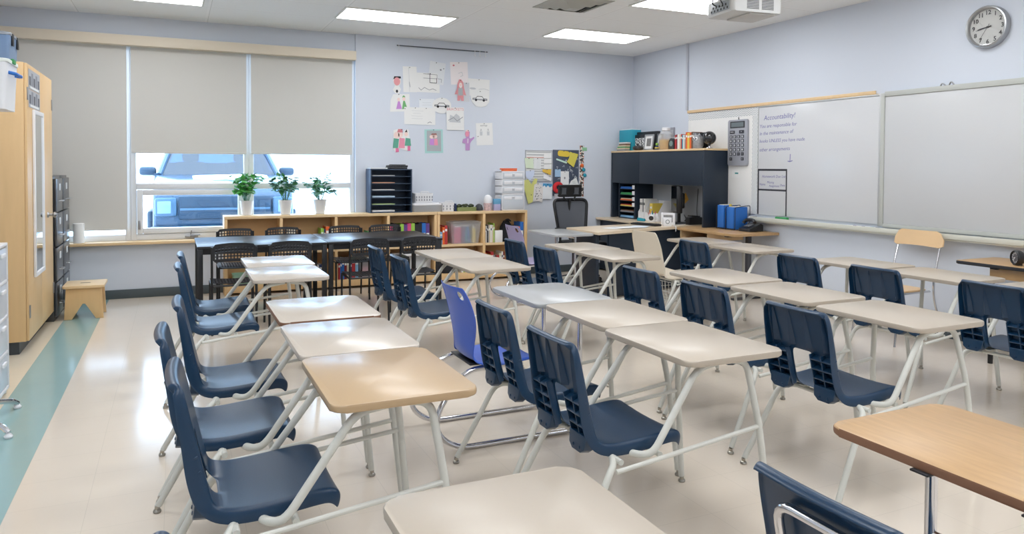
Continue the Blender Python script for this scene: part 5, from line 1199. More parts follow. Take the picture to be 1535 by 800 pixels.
sheet('grey slip hanging behind the hooded figure cut-out', 3.50, 3.585, 2.348, 2.600, .002, .02, mat('paper_grey', (206, 209, 213), .75))
sheet('cut-out figure with long pink hair and a grey dress', 3.372, 3.542, 2.355, 2.637, .006, 0, MC['salmon'], curvy([(-.5, -1), (-.1, -1), (0, -.7), (.15, -1), (.55, -1), (.5, -.4), (.95, -.5), (.6, .2), (.45, .75), (.1, 1), (-.25, 1), (-.5, .6), (-.6, .1), (-.95, -.4), (-.5, -.4)]),
      figure([([(-.4, -.5), (.4, -.5), (.35, .2), (-.35, .2)], 4), (E_(.02, .45, .27, .25), 0 + 5), (E_(.02, .5, .2, .14), 6)], 0), mats=[MC['grey'], PAPER, MC['skin']])
sheet('large white sheet with faint smudges, pinned at the upper right of the cluster', 3.564, 3.877, 2.43, 2.656, .0, -.02, PAPER, None, lambda b, M, w, h: (patch(b, E_(-.55 * w, -.15 * h, .3 * w, .12 * h), M, 3), ribbon(b, [(0, -.2 * h), (.5 * w, -.1 * h), (.95 * w, -.25 * h)], .006, M, 3)))
sheet('rounded white cut-out with a small dark toy car drawing', 3.60, 3.872, 2.282, 2.50, .004, -.02, PAPER, curvy([(-1, .3), (-.85, -.4), (-.4, -.9), (.1, -1), (.7, -.8), (1, -.3), (1, 1), (-.6, .9)]), car_draw)
sheet('oval white cut-out with a dark roadster drawing, centre of the cluster', 3.066, 3.329, 2.178, 2.385, .006, 0, PAPER, lambda w, h: circle(0, 0, w, h, 26), car_draw)
sheet('wide white sheet with faint map lines, lower left of the roadster cut-out', 2.690, 3.110, 2.025, 2.245, .0028, 0, PAPER, None, lambda b, M, w, h: (lines(4, -.5, .3, -.3, .6, 4)(b, M, w, h), ribbon(b, [(.5 * w, -.8 * h), (.65 * w, -.65 * h), (.75 * w, -.75 * h)], .007, M, 1)), pins=((-.95, .8), (-.3, .92), (.4, .92)))
sheet('small white strip with tiny stars tucked behind the wide map sheet', 2.890, 3.10, 2.225, 2.361, .0, .04, mat('paper_cool', (226, 230, 234), .75), None, lines(2, -.6, .6, -.2, .3, 8), pins=((-.85, .85),))
def letters_sheet(b, M, w, h):
    text(b, 'BRACKETS', .05, M @ Matrix.Translation((0, h * .82, .0012)), 4, .0004, 'CENTER')
    patch(b, [(-.7 * w, -.3 * h), (.6 * w, -.35 * h), (.5 * w, .2 * h), (.1 * w, .45 * h), (-.2 * w, .2 * h), (-.6 * w, .35 * h)], M, 3); ribbon(b, [(-.8 * w, -.15 * h), (-.2 * w, .1 * h), (.2 * w, -.2 * h), (.85 * w, .15 * h)], .008, M, 1)
sheet('white sheet headed with pink capital letters above a grey sketch', 3.263, 3.508, 1.966, 2.266, .009, .02, PAPER, None, letters_sheet, mats=[MC['salmon']])
sheet('cut-out of three figures in green and pink coats, low at the left', 2.535, 2.785, 1.653, 1.967, .003, 0, PAPER, curvy([(-.9, -.7), (-.6, -.95), (-.3, -.6), (.1, -.7), (.5, -.8), (.9, -.8), (.98, -.1), (.8, .3), (.7, .95), (.3, .9), (.1, .55), (-.2, 1), (-.9, .85)]),
      figure([([(-.95, -.6), (-.4, -.6), (-.3, .15), (-.85, .2)], 4), ([(-.35, -.6), (.3, -.6), (.3, .2), (-.25, .25)], 5), ([(.3, -.4), (.98, -.4), (.9, .2), (.4, .25)], 4), (E_(-.55, .45, .3, .28), 6), (E_(-.15, .5, .25, .25), 6), (E_(.45, .55, .2, .18), 6), ([(-.5, .68), (.1, .68), (.05, .95), (-.4, .95)], 7), ([(.3, .7), (.6, .65), (.5, .95)], 2), ([(-.65, -.95), (-.3, -.9), (-.35, -.6), (-.65, -.6)], 8), ([(.6, -.8), (.9, -.8), (.9, -.4), (.6, -.4)], 8), (E_(-.65, -.2, .1, .1), 0), (E_(.65, -.1, .1, .1), 0)], 0), mats=[MC['green'], MC['pink'], MC['skin'], MC['red'], MC['hot']])
sheet('drawing on grey paper framed by an aqua border, two figures in purple and pink', 2.966, 3.216, 1.659, 1.968, .0, .03, MC['aqua'], None,
      figure([([(-.78, -.82), (.78, -.86), (.8, .88), (-.74, .9)], 4), ([(-.5, -.3), (.0, -.35), (.0, .2), (-.4, .2)], 5), ([(.02, -.35), (.45, -.35), (.4, .2), (.05, .2)], 6), (E_(-.2, .38, .26, .16), 7), (E_(.15, .4, .24, .16), 7), ([(-.3, .52), (.35, .52), (.3, .68), (-.2, .66)], 8)], 0), mats=[MC['grey'], MC['purple'], MC['pink'], MC['skin'], MC['brown']], pins=((0, .95),))
sheet('cut-out waving figure in a mauve suit, right of the aqua framed drawing', 3.477, 3.663, 1.701, 1.975, .003, 0, MC['mauve'], curvy([(-.4, -1), (.25, -1), (.3, -.35), (.5, -.1), (.95, .2), (.9, .35), (.4, .15), (.2, .2), (.25, .8), (0, 1), (-.3, .95), (-.5, .6), (-.3, .2), (-.75, .1), (-.9, -.25), (-.4, -.35)]),
      figure([(E_(-.15, .62, .3, .3), 4), ([(-.1, -.3), (.0, -.3), (.02, .15), (-.08, .15)], 0 + 5), ([(-.4, .82), (.2, .85), (0, 1.0), (-.28, .97)], 6)], 0), mats=[MC['pink'], PAPER, MC['skin']])
def earr(b, M, w, h):
    text(b, 'earrings', .032, M @ Matrix.Translation((-.05 * w, h * .78, .0012)), 1, .0004, 'CENTER')
    for c in (-.4, .45): ribbon(b, [(c * w - .012, .2 * h), (c * w, .48 * h), (c * w + .012, .2 * h)], .004, M, 1); patch(b, [(c * w - .016, -.12 * h), (c * w + .016, -.12 * h), (c * w + .018, .2 * h), (c * w - .018, .2 * h)], M, 3)
sheet('white sheet with two small dangling shapes, lowest at the right of the cluster', 3.685, 3.927, 1.775, 2.072, .002, .05, PAPER, None, earr, pins=((.0, .93), (-.8, -.2)))
# hanging rod with hooks
t = thing('hanging_rail', 'thin dark rail with small white hooks high above the drawings', 'rail', (3.21, YB, 3.02))
b = BM(); tube(b, [(-.625, -.028, .0), (.625, -.028, .0)], .007, 8); 
for x in (-.6, 0, .6): tube(b, [(x, -.001, .0), (x, -.028, .0)], .005, 6)
obj('rod', b, mat('rail_grey', (84, 88, 96), .4), t)
for x in (-.60, .44, .51, .59): b = BM(); tube(b, [(x, -.028, .010), (x, -.036, .0), (x, -.030, -.06), (x, -.045, -.075), (x, -.055, -.055)], .0035, 6, .01); obj('hook', b, WHITE, t)
# ------------------------------------------------------------------ paper-covered boards by the corner
def panel_board(label, x0, x1, z0, z1, m, fr):
    t = thing('notice_board', label, 'board', ((x0 + x1) / 2, YB - .001, (z0 + z1) / 2)); w, h = (x1 - x0) / 2, (z1 - z0) / 2
    b = BM(); bx(b, -w, w, -.010, 0, -h, h, .001); obj('face', b, m, t)
    b = BM()
    for a in ((-w, w, h - .012, h), (-w, w, -h, -h + .012), (-w, -w + .01, -h + .0125, h - .0125), (w - .01, w, -h + .0125, h - .0125)): bx(b, a[0], a[1], -.014, -.0105, a[2], a[3])
    obj('frame', b, fr, t)
    return t
t = panel_board('pale board of schedule rows and cards hung on the back wall', 4.414, 4.834, 1.285, 1.720, mat('board_white', (222, 222, 220), .6), mat('board_trim', (170, 172, 178), .5))
b = BM()
for k in range(11): z = .19 - .038 * k; bx(b, -.19, .19, -.0125, -.0105, z - .004, z + .004, 0, 0 if k not in (2,) else 1)
obj('row_strip', b, [mat('row_grey', (150, 152, 156), .6), mat('row_red', (206, 120, 96), .6)], t)
b = BM()
for k in range(3): bx(b, .075, .195, -.016, -.0128, .105 - .075 * k, .17 - .075 * k)
obj('card', b, PAPER, t)
panel_board('dark blue-grey board covered in notes and scribbles, behind the office chair', 4.848, 5.262, 1.08, 1.730, mat('slate_board', (70, 80, 98), .6), mat('slate_trim', (88, 96, 112), .5))
def note(name, label, x0, x1, z0, z1, col, dep, rot=0, outline=None, cat='note', draw=None, mats=(), pins=(), base=.0128):
    return sheet(label, x0, x1, z0, z1, dep, rot, mat('note_' + '_'.join(map(str, col)), col, .75), outline, draw, cat, name, None, mats, pins, base)
note('paper_sheet', 'pale green paper slip on the white schedule board', 4.402, 4.536, 1.459, 1.612, (214, 226, 200), .017, .05, curvy([(-.8, -.8), (1, -1), (1, .9), (-1, 1)]))
note('paper_sheet', 'white paper slip on the schedule board beside the pale green slip', 4.540, 4.653, 1.459, 1.613, (228, 230, 230), .017, -.03, None, 'note', lines(6, -.2, .8, -.7, .6, 3, 3))
note('paper_sheet', 'pale blue tilted paper on the schedule board', 4.415, 4.556, 1.294, 1.442, (206, 216, 236), .018, 0, curvy([(0, -1), (.9, 0), (.95, 1), (-1, .8), (-.9, -.3)]))
note('paper_sheet', 'gold paper triangle on the schedule board', 4.679, 4.816, 1.371, 1.454, (222, 182, 76), .017, 0, curvy([(-1, .2), (.9, -1), (1, 1), (-1, 1)]))
note('paper_sheet', 'white paper flap under the gold triangle', 4.692, 4.817, 1.288, 1.393, (236, 236, 238), .018, 0, curvy([(-1, -.2), (.9, -1), (1, -.2), (-.9, 1)]))
note('paper_heart', 'large yellow-green heart shaped paper hanging below the schedule board', 4.384, 4.600, .970, 1.338, (214, 214, 130), .02, 0, curvy([(-.3, -1), (.3, -.85), (1, .9), (.6, .95), (.1, .5), (-.3, .85), (-1, .8), (-.9, .2)]), pins=((.1, -.3),), base=-.0012)
note('paper_sheet', 'white paper with pink and dark specks overlapping the yellow-green heart', 4.521, 4.687, .990, 1.266, (226, 222, 218), .023, -.02, curvy([(-.9, -.9), (.2, -.85), (.9, -1), (.95, .6), (.0, 1), (-.7, .8)]), 'note',
     lambda b, M, w, h: [patch(b, circle(w * random.Random(k).uniform(-.6, .7), h * random.Random(k + 50).uniform(-.7, .6), .008, .006, 7), M, 1 + k % 3) for k in range(26)])
note('paper_sheet', 'white card with a blue torn top edge below the schedule board', 4.675, 4.831, 1.038, 1.255, (228, 232, 234), .02, -.04, None, 'note', lambda b, M, w, h: patch(b, [(-.95 * w, .55 * h), (-.6 * w, .75 * h), (-.3 * w, .5 * h), (.1 * w, .75 * h), (.5 * w, .5 * h), (.95 * w, .7 * h), (.95 * w, 1.0 * h), (-.95 * w, h)], M, 4), (mat('torn_blue', (70, 150, 196), .7),))
note('paper_label', 'yellow capsule shaped label at the top of the dark board', 4.917, 5.105, 1.635, 1.716, (222, 192, 70), .018, -.08, lambda w, h: rrect(-w, w, -h, h, h * .8))
note('sticky_note', 'two joined yellow notes tilted at the top right of the dark board', 5.061, 5.248, 1.484, 1.704, (212, 200, 86), .021, 0, curvy([(-1, -.3), (.2, -1), (.9, .5), (1, .7), (-.5, 1), (-.6, .2)]))
note('paper_strip', 'pale green strip on the dark board under the yellow label', 4.890, 5.068, 1.539, 1.606, (196, 222, 208), .018, -.3, lambda w, h: [(-w, -h * .35), (w, -h * .35), (w, h * .35), (-w, h * .35)])
note('sticky_note', 'light blue square note on the dark board', 4.873, 4.967, 1.349, 1.455, (158, 192, 222), .018, 0, None, 'note', lines(3, -.8, .8, -.6, .6, 2, 3))
note('paper_sheet', 'white sheet with a small dark mark on the dark board', 4.962, 5.096, 1.237, 1.427, (230, 230, 230), .022, 0, None, 'note', lambda b, M, w, h: patch(b, circle(0, 0, .012, .018, 8), M, 1))
note('paper_sheet', 'white triangular paper at the lower right of the dark board', 5.102, 5.257, 1.236, 1.338, (226, 228, 226), .02, 0, curvy([(-1, -1), (1, -1), (.5, 1), (-.6, .1)]), 'note', lines(2, -.3, .4, -.6, -.2, 2, 1))
note('paper_sheet', 'white paper hanging at the foot of the dark board under the red ring', 4.869, 4.983, 1.019, 1.114, (224, 224, 228), .02, .1, pins=((0, -.5),), base=-.0012)
b = BM()   # chalk scribbles belong to the dark board
rr = random.Random(9)
for k in range(30):
    u, v = rr.uniform(4.87, 5.24), rr.uniform(1.32, 1.60); M = MB_(u, YB - .0112, v, rr.uniform(-.8, .8)); ribbon(b, [(-.012, -.02), (.0, .015), (.012, -.006)], .004, M, 0, .0006)
so = obj('scribble', b, mat('chalk', (214, 218, 222), .8), [o for o in bpy.data.objects if o.get('label', '').startswith('dark blue-grey board')][0], 0); so.location = (-5.055, -(YB - .001), -1.405)
b = BM(); R = .055; seg = 28
ring = [(4.911 + R * math.cos(2 * PI * k / seg), YB - .05, 1.198 + R * math.sin(2 * PI * k / seg)) for k in range(seg + 1)]; tube(b, ring + [ring[1]], .028, 10, 0, 0)
one('craft_ring', b, mat('red_felt', (204, 40, 48), .8, bump=.5, bscale=80), 'red ring shaped craft hung on the edge of the dark board', 'craft ring')
# patterned strip
PATT = mat('speckled_strip', (170, 150, 140), .7)
nt = PATT.node_tree; vn = nt.nodes.new('ShaderNodeTexVoronoi'); vn.inputs['Scale'].default_value = 60; cr = nt.nodes.new('ShaderNodeValToRGB'); cr.color_ramp.interpolation = 'CONSTANT'
e = cr.color_ramp.elements; e[0].color = rgb(56, 52, 50); e[1].position = .3; e[1].color = rgb(220, 210, 200)
for p, c in ((.5, (196, 110, 84)), (.62, (90, 84, 80)), (.78, (226, 222, 214))): q = e.new(p); q.color = rgb(*c)
tc = nt.nodes.new('ShaderNodeTexCoord'); sx = nt.nodes.new('ShaderNodeSeparateColor'); nt.links.new(tc.outputs['Object'], vn.inputs['Vector']); nt.links.new(vn.outputs['Color'], sx.inputs[0]); nt.links.new(sx.outputs[0], cr.inputs['Fac']); nt.links.new(cr.outputs['Color'], nt.nodes['Principled BSDF'].inputs['Base Color'])
t = thing('ribbon_strip', 'narrow speckled ribbon strip hanging right of the dark board', 'ribbon', (5.317, YB + .0012, 1.43))
b = BM(); bx(b, -.034, .034, -.006, 0, -.365, .365, .001); obj('band', b, PATT, t)
b = BM(); bx(b, .0, .08, -.012, -.0065, .29, .34, .002); obj('tag', b, mat('tag_green', (140, 190, 150), .6), t)
for k, (x, z, c) in enumerate(((.03, .02, 'teal'), (.05, -.06, 'teal'), (0, .08, 'orange'))): b = BM(); lathe(b, [(0, .03), (.02, .024), (.028, .01), (.024, .006)], (x, 0, z), 14, 0, Matrix.Rotation(PI / 2, 4, 'X')); obj('pompom', b, cmat(c), t)
# ------------------------------------------------------------------ right wall: boards, tray, writing
WB = mat('whiteboard_enamel', (210, 211, 213), .22, spec=.5)
ALU = mat('aluminium', (196, 197, 196), .35, metal=.5)
TRAY = mat('tray_cream', (206, 206, 194), .35)
XW = XR - .001
t = thing('bulletin_board', 'pale bulletin board with a chevron border beside the hutch', 'board', (XW, 7.24, 1.57))
b = BM(); bx(b, -.016, 0, -.637, .637, -.62, .622, .001); obj('panel', b, mat('bulletin_paper', (232, 231, 228), .8), t)
b = BM()
def zig(bm, L, n, amp, lw, M, mi):
    pts = [(L * k / n, amp * (1 if k % 2 else -1)) for k in range(n + 1)]; ribbon(bm, pts, lw, M, mi, .0008)
BW = .09
bb = BM()
M0 = MR_(-.0162, 0, 0)
prism(bb, [(-.637, .622 - BW), (.637, .622 - BW), (.637, .622), (-.637, .622)], 0, .0006, 0, M0); prism(bb, [(.637 - BW, -.62), (.637, -.62), (.637, .622 - BW - .0002), (.637 - BW, .622 - BW - .0002)], 0, .0006, 0, M0); prism(bb, [(-.637, -.62), (-.637 + BW * .6, -.62), (-.637 + BW * .6, .622 - BW - .0002), (-.637, .622 - BW - .0002)], 0, .0006, 0, M0)
for r in range(4):
    zig(bb, 1.27, 56, .008, .006, M0 @ Matrix.Translation((-.635, .622 - .012 - .022 * r, 0)), 1)
    zig(bb, 1.15, 50, .008, .006, M0 @ Matrix.Translation((.637 - .012 - .022 * r, -.62, 0)) @ Matrix.Rotation(PI / 2, 4, 'Z'), 1)
obj('border', bb, [PAPER, mat('chevron_grey', (168, 176, 184), .7)], t, 0)
# calculator poster-sized
t = thing('calculator', 'giant grey calculator hung on the bulletin board', 'calculator', (6.168, 6.912, 1.80))
b = BM(); prism(b, rrect(-.165, .165, -.285, .265, .02), .0, .030, 0, MR_(0, 0, 0), .006); obj('body', b, mat('calculator_grey', (160, 162, 170), .4), t)
b = BM(); prism(b, rrect(-.125, .125, .165, .245, .006), .0302, .032, 0, MR_(0, 0, 0)); sc_ = obj('display_bezel', b, INK, t)
b = BM(); prism(b, rrect(-.105, .105, .178, .232, .004), .0322, .0335, 0, MR_(0, 0, 0)); obj('display', b, mat('lcd_grey', (112, 122, 126), .2), sc_)
KEY = mat('key_dark', (58, 60, 68), .5); KW = mat('key_face', (206, 208, 212), .5); CY = mat('key_print', (226, 226, 228), .6)
rows = [('7', '8', '9', '/'), ('4', '5', '6', 'x'), ('1', '2', '3', '-'), ('0', '.', '=', '+')]
def key(u, v, w, h, s, face=True):
    b = BM(); M = MR_(0, 0, 0); prism(b, rrect(u - w, u + w, v - h, v + h, .005), .0302, .036, 0, M, .001)
    if face: prism(b, rrect(u - w * .62, u + w * .62, v - h * .62, v + h * .62, .003), .0361, .0366, 1, M)
    text(b, s, h * 1.15, M @ Matrix.Translation((u, v, .037)), 0 if face else 2, .0003, 'CENTER'); obj('key', b, [KEY, KW, CY], t, 0)
key(-.085, .118, .04, .019, 'ON/C', False); key(.075, .118, .04, .019, 'M', False)
for c in range(4): key(-.105 + .066 * c, .062, .021, .017, ('M+', 'M-', 'MR', '%')[c])
for r in range(4):
    for c in range(4): key(-.105 + .066 * c, .010 - .052 * r, .021, .019, rows[r][c], not (r == 3 and c > 1))
key(-.105, -.205, .021, .019, '<', False); key(.093, -.205, .021, .019, 'C', False)
b = BM(); tube(b, [(-.008, 0, .262), (-.012, 0, .285), (-.012, 0, .295)], .005, 6); obj('hanger', b, BLACKP, t)
pinned('sticky_note', 6.90, 7.03, 1.37, 1.47, mat('paper_bright', (238, 238, 236), .7), 'small white slip with a teal dash under the calculator', 'note', 0, -.0275, [(.4, .45, .85, .62, mat('teal_ink', (60, 150, 150), .7))])
# first whiteboard
t = thing('whiteboard', 'whiteboard with purple handwriting and a taped black box, left of the two', 'whiteboard', (XW, 5.79, 1.57))
b = BM(); bx(b, -.018, 0, -.81, .80, -.62, .615, .001); obj('panel', b, WB, t)
b = BM(); bx(b, -.024, 0, -.828, -.811, -.635, .635, .002); bx(b, -.024, 0, -.81, .80, .616, .632, .002); bx(b, -.022, 0, .801, .807, -.62, .62); obj('frame', b, ALU, t)
PURI = mat('purple_marker', (104, 100, 160), .6); b = BM()
M = MR_(-.0183, 0, 0)     # u to the right = -y ; board local
def wtext(s, size, u, v, rot=0):
    b = BM(); text(b, s, size, M @ Matrix.Translation((u, v, 0)) @ Matrix.Rotation(rot, 4, 'Z'), 0, .0002, 'LEFT', .18); obj('handwritten_line', b, PURI, t, 0)
wtext('Accountability!', .078, -.72, .488, .02)
wtext('You are responsible for', .058, -.785, .395, .01); wtext('in the maintenance of', .058, -.785, .312, .02); wtext('books UNLESS you have made', .054, -.785, .225, .01); wtext('other arrangements', .058, -.785, .125, .02)
b = BM(); ribbon(b, [(-.31, .07), (-.315, -.01), (-.345, -.005)], .009, M, 0, .0003); ribbon(b, [(-.315, -.01), (-.28, .0)], .009, M, 0, .0003)
obj('drawn_arrow', b, PURI, t, 0)
wtext('Homework Due List', .043, -.735, -.18, .01); wtext('Name', .038, -.775, -.27); wtext('Missing', .036, -.655, -.245); wtext('Assignment', .034, -.625, -.285); wtext('Date', .036, -.455, -.275)
b = BM(); TW = .011
def tape(u0, v0, u1, v1): prism(b, [(u0, v0), (u1, v0), (u1, v1), (u0, v1)], .0002, .0008, 0, M)
tape(-.80, .205, -.345, .23) if False else None
U0, U1, V1, V2, V3 = -.800, -.352, -.092, -.322, -.615
tape(U0, V1 - TW * 2.0, U1, V1); tape(U0, V2 - TW * 1.8, U1, V2); tape(U0, V3, U0 + TW * 1.6, V1 - TW * 2.01); tape(U1 - TW * 1.6, V3, U1, V1 - TW * 2.01)
obj('tape_box', b, mat('black_tape', (48, 48, 56), .6), t, 0)
# wood strip above both
b = BM(); bx(b, XR - .022, XR - .001, 5.035, 7.90, 2.207, 2.240, .003); bx(b, XR - .026, XR - .001, 5.0, 7.90, 2.2035, 2.2065); one('display_rail', b, BIRCH, 'long wood display rail above the bulletin board and left whiteboard', 'rail')
# second whiteboard
t = thing('whiteboard', 'blank whiteboard running off the right edge below the wall clock', 'whiteboard', (XW, 3.72, 1.57))
b = BM(); bx(b, -.030, 0, -1.2, 1.19, -.605, .60, .001); obj('panel', b, mat('whiteboard_grey', (204, 205, 206), .3), t)
b = BM(); bx(b, -.040, 0, 1.191, 1.232, -.63, .635, .003); bx(b, -.040, 0, -1.2, 1.19, .601, .648, .003); bx(b, -.04, 0, -1.2, 1.19, -.64, -.606, .003); obj('frame', b, mat('board_frame_grey', (188, 190, 184), .4), t)
for (y, z) in ((.61, .0), (.53, .01)): b = BM(); tube(b, [(-.03, y - .02, .648), (-.045, y, .672 + z), (-.03, y + .025, .65)], .006, 6, .02); obj('hook', b, STEEL, t)
# marker tray
t = thing('marker_tray', 'long cream marker tray under both whiteboards', 'tray', (XR, 4.6, .92))
b = BM(); bx(b, -.105, -.001, -2.1, 2.02, -.025, -.014, .002); bx(b, -.112, -.098, -2.1, 2.02, -.04, .006, .004); bx(b, -.0975, -.001, -2.1, 2.02, -.055, -.0255, .006); obj('channel', b, TRAY, t)
b = BM(); bx(b, -.07, -.001, 2.0205, 2.05, -.05, .012, .004); bx(b, -.11, -.001, 2.0205, 2.034, -.045, .01, .004); obj('end_cap', b, WHITE, t)
def marker(y, col, rot, label):
    b = BM(); L = .12; prof = [(0, 0), (.008, .0005), (.009, .004), (.009, .075), (.0095, .0755), (.0095, .112), (.006, .118), (0, .1185)]
    lathe(b, prof, (0, 0, 0), 12, 0, Matrix.Rotation(PI / 2, 4, 'X'))
    for f in b.faces:
        f.material_index = 1 if -.07 < f.calc_center_median().y < -.012 else 0
    o = one('marker', b, [cmat(col), WHITE], label, 'marker', 'markers on the tray', 35, (6.12, y, .9162)); o.rotation_euler = (0, 0, rot)
marker(5.30, 'purple', .12, 'purple capped marker on the tray, leftmost of the cluster by the second board'); marker(5.185, 'purple', -.1, 'lilac marker on the tray, second of the cluster by the second board')
marker(5.10, 'teal', .06, 'teal capped marker on the tray, third of the cluster by the second board'); marker(5.03, 'navy', -.06, 'dark blue capped marker on the tray, nearest the second board')
b = BM(); bx(b, 6.10, 6.145, 6.08, 6.25, .907, .945, .008); one('board_eraser', b, cmat('green'), 'green board eraser on the tray under the taped box', 'eraser')
# small wall switch
b = BM(); bx(b, XR - .022, XR + .0012, 8.18, 8.262, 1.913, 2.035, .004, 0); bx(b, XR - .025, XR - .0222, 8.195, 8.247, 1.95, 2.0, .001, 1); one('thermostat', b, [mat('switch_grey', (150, 152, 160), .5), mat('switch_face', (170, 172, 178), .4)], 'small grey thermostat on the wall above the hutch', 'thermostat')
# wall clock
t = thing('wall_clock', 'large round silver wall clock high above the right whiteboard', 'clock', (XR - .001, 3.955, 2.668))
RX = Matrix.Rotation(-PI / 2, 4, 'Y'); R_ = .172
b = BM(); lathe(b, [(0, 0), (R_, 0), (R_ + .004, .006), (R_ + .003, .045), (R_ - .002, .055), (R_ - .012, .057), (R_ - .02, .050), (R_ - .022, .020), (0, .018)], (0, 0, 0), 64, 0, RX); obj('case', b, mat('clock_silver', (170, 171, 172), .3, metal=.8), t)
b = BM(); lathe(b, [(0, .0215), (R_ - .0225, .0215), (R_ - .0225, .0185)], (0, 0, 0), 48, 0, RX); obj('dial', b, mat('dial_white', (226, 226, 222), .5), t)
def numerals(t, rad, size, M, mt, bold=.0):
    b = BM()
    for k in range(1, 13): a = PI / 2 - 2 * PI * k / 12; text(b, str(k), size, M @ Matrix.Translation((rad * math.cos(a), rad * math.sin(a), 0)), 0, .0003, 'CENTER', 0, bold)
    obj('numerals', b, mt, t, 0)
def hand(t, ang, L, w, M, mt, lift, tail=.03, name='hand'):
    b = BM(); a = PI / 2 - ang; Mx = M @ Matrix.Rotation(a, 4, 'Z'); prism(b, [(-tail, -w / 2), (L * .8, -w / 2), (L, -w * .15), (L, w * .15), (L * .8, w / 2), (-tail, w / 2)], lift, lift + .0012, 0, Mx); obj(name, b, mt, t, 0)
M = MR_(-.0222, 0, 0)
numerals(t, .120, .050, M, INK, .0012)
hand(t, 2 * PI * (8 + 43 / 60) / 12, .085, .010, M, INK, .003, name='hour_hand'); hand(t, 2 * PI * 43 / 60, .098, .007, M, INK, .005, name='minute_hand'); hand(t, 2 * PI * 35.5 / 60, .125, .003, M, INK, .007, name='second_hand')
b = BM(); lathe(b, [(0, .033), (.008, .032), (.008, .022)], (0, 0, 0), 14, 0, RX); obj('hub', b, INK, t)
b = BM(); lathe(b, [(0, .047), (R_ - .0205, .047), (R_ - .0205, .049), (0, .049)], (0, 0, 0), 48, 0, RX); obj('glass', b, glass('clock_glass', (250, 250, 250), .06), t)
# ------------------------------------------------------------------ projector, ceiling vent
t = thing('projector', 'white ceiling projector hanging beside a lit panel', 'projector', (4.60, 5.13, 2.83), -.12)
PW = mat('projector_white', (206, 206, 204), .4)
b = BM(); prism(b, rrect(-.24, .26, -.20, .20, .03), .0, .125, 0, None, .012); obj('body', b, PW, t)
b = BM(); prism(b, rrect(-.06, .22, -.17, .17, .02), -.012, -.0005, 0, None, .004); obj('lamp_cover', b, mat('projector_cover', (196, 194, 190), .5), t)
b = BM(); bx(b, -.246, -.2405, -.15, .12, .02, .105, .001); pp = obj('port_panel', b, mat('port_silver', (150, 156, 160), .4, noise=.4, nscale=90), t)
b = BM(); rr = random.Random(2)
for k in range(11): y = -.135 + .024 * k; bx(b, -.2495, -.2462, y, y + .015, .03 + .03 * (k % 2), .048 + .03 * (k % 2))
obj('port', b, BLACKP, pp)
b = BM()
for i in range(7):
    for k in (0, 1): x = -.10 + .15 * k; bx(b, x, x + .12, -.2035, -.2002, .025 + .013 * i, .031 + .013 * i)
for i in range(7): bx(b, .2602, .2635, -.15, -.02, .025 + .013 * i, .031 + .013 * i)
obj('vent_slots', b, mat('vent_dark', (90, 90, 92), .6), t)
b = BM(); lathe(b, [(0, .262), (.04, .262), (.045, .275), (.038, .276), (.03, .266), (0, .266)], (0, .09, .06), 20, 0, Matrix.Rotation(PI / 2, 4, 'Y')); obj('lens', b, BLACKP, t)
b = BM(); lathe(b, [(0, .126), (.07, .126), (.07, .14), (.028, .145), (.028, .275), (.06, .280), (.06, .2945), (0, .2945)], (0, 0, 0), 20); obj('mount', b, WHITE, t)
b = BM(); tube(b, [(-.248, .04, .08), (-.30, .04, .10), (-.24, .03, .2), (-.03, .0, .29)], .006, 8, .05); tube(b, [(-.248, -.06, .08), (-.28, -.06, .12), (-.2, -.03, .21), (-.03, 0, .288)], .005, 8, .05); obj('cable', b, BLACKP, t)
t = thing('ceiling_vent', 'square metal air diffuser in the ceiling between lit panels', 'ceiling vent', (3.66, 6.53, ZC - .001))
VM = mat('vent_metal', (176, 176, 168), .5)
for k, (r0_, r1_, z0_, z1_) in enumerate(((.305, .255, 0, -.012), (.245, .195, -.004, -.030), (.185, .13, -.010, -.045), (.12, .06, -.016, -.055))):
    b = BM(); o = [(r0_, r0_), (-r0_, r0_), (-r0_, -r0_), (r0_, -r0_)]; i_ = [(x / r0_ * r1_, y / r0_ * r1_) for x, y in o]
    for j in range(4):
        a, c = o[j], o[(j + 1) % 4]; d, e = i_[j], i_[(j + 1) % 4]
        v = [b.verts.new((a[0], a[1], z0_ - .001)), b.verts.new((c[0], c[1], z0_ - .001)), b.verts.new((e[0], e[1], z1_)), b.verts.new((d[0], d[1], z1_)), b.verts.new((a[0], a[1], z0_ - .004)), b.verts.new((c[0], c[1], z0_ - .004)), b.verts.new((e[0], e[1], z1_ - .003)), b.verts.new((d[0], d[1], z1_ - .003))]
        for q in ((0, 1, 2, 3), (7, 6, 5, 4), (0, 4, 5, 1), (3, 2, 6, 7)): b.faces.new([v[w_] for w_ in q])
    obj('louvre', b, VM, t, 0)
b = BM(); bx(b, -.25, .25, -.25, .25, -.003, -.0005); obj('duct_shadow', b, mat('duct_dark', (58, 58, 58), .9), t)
b = BM(); bx(b, -.06, .06, -.06, .06, -.058, -.054); obj('centre_plate', b, VM, t)
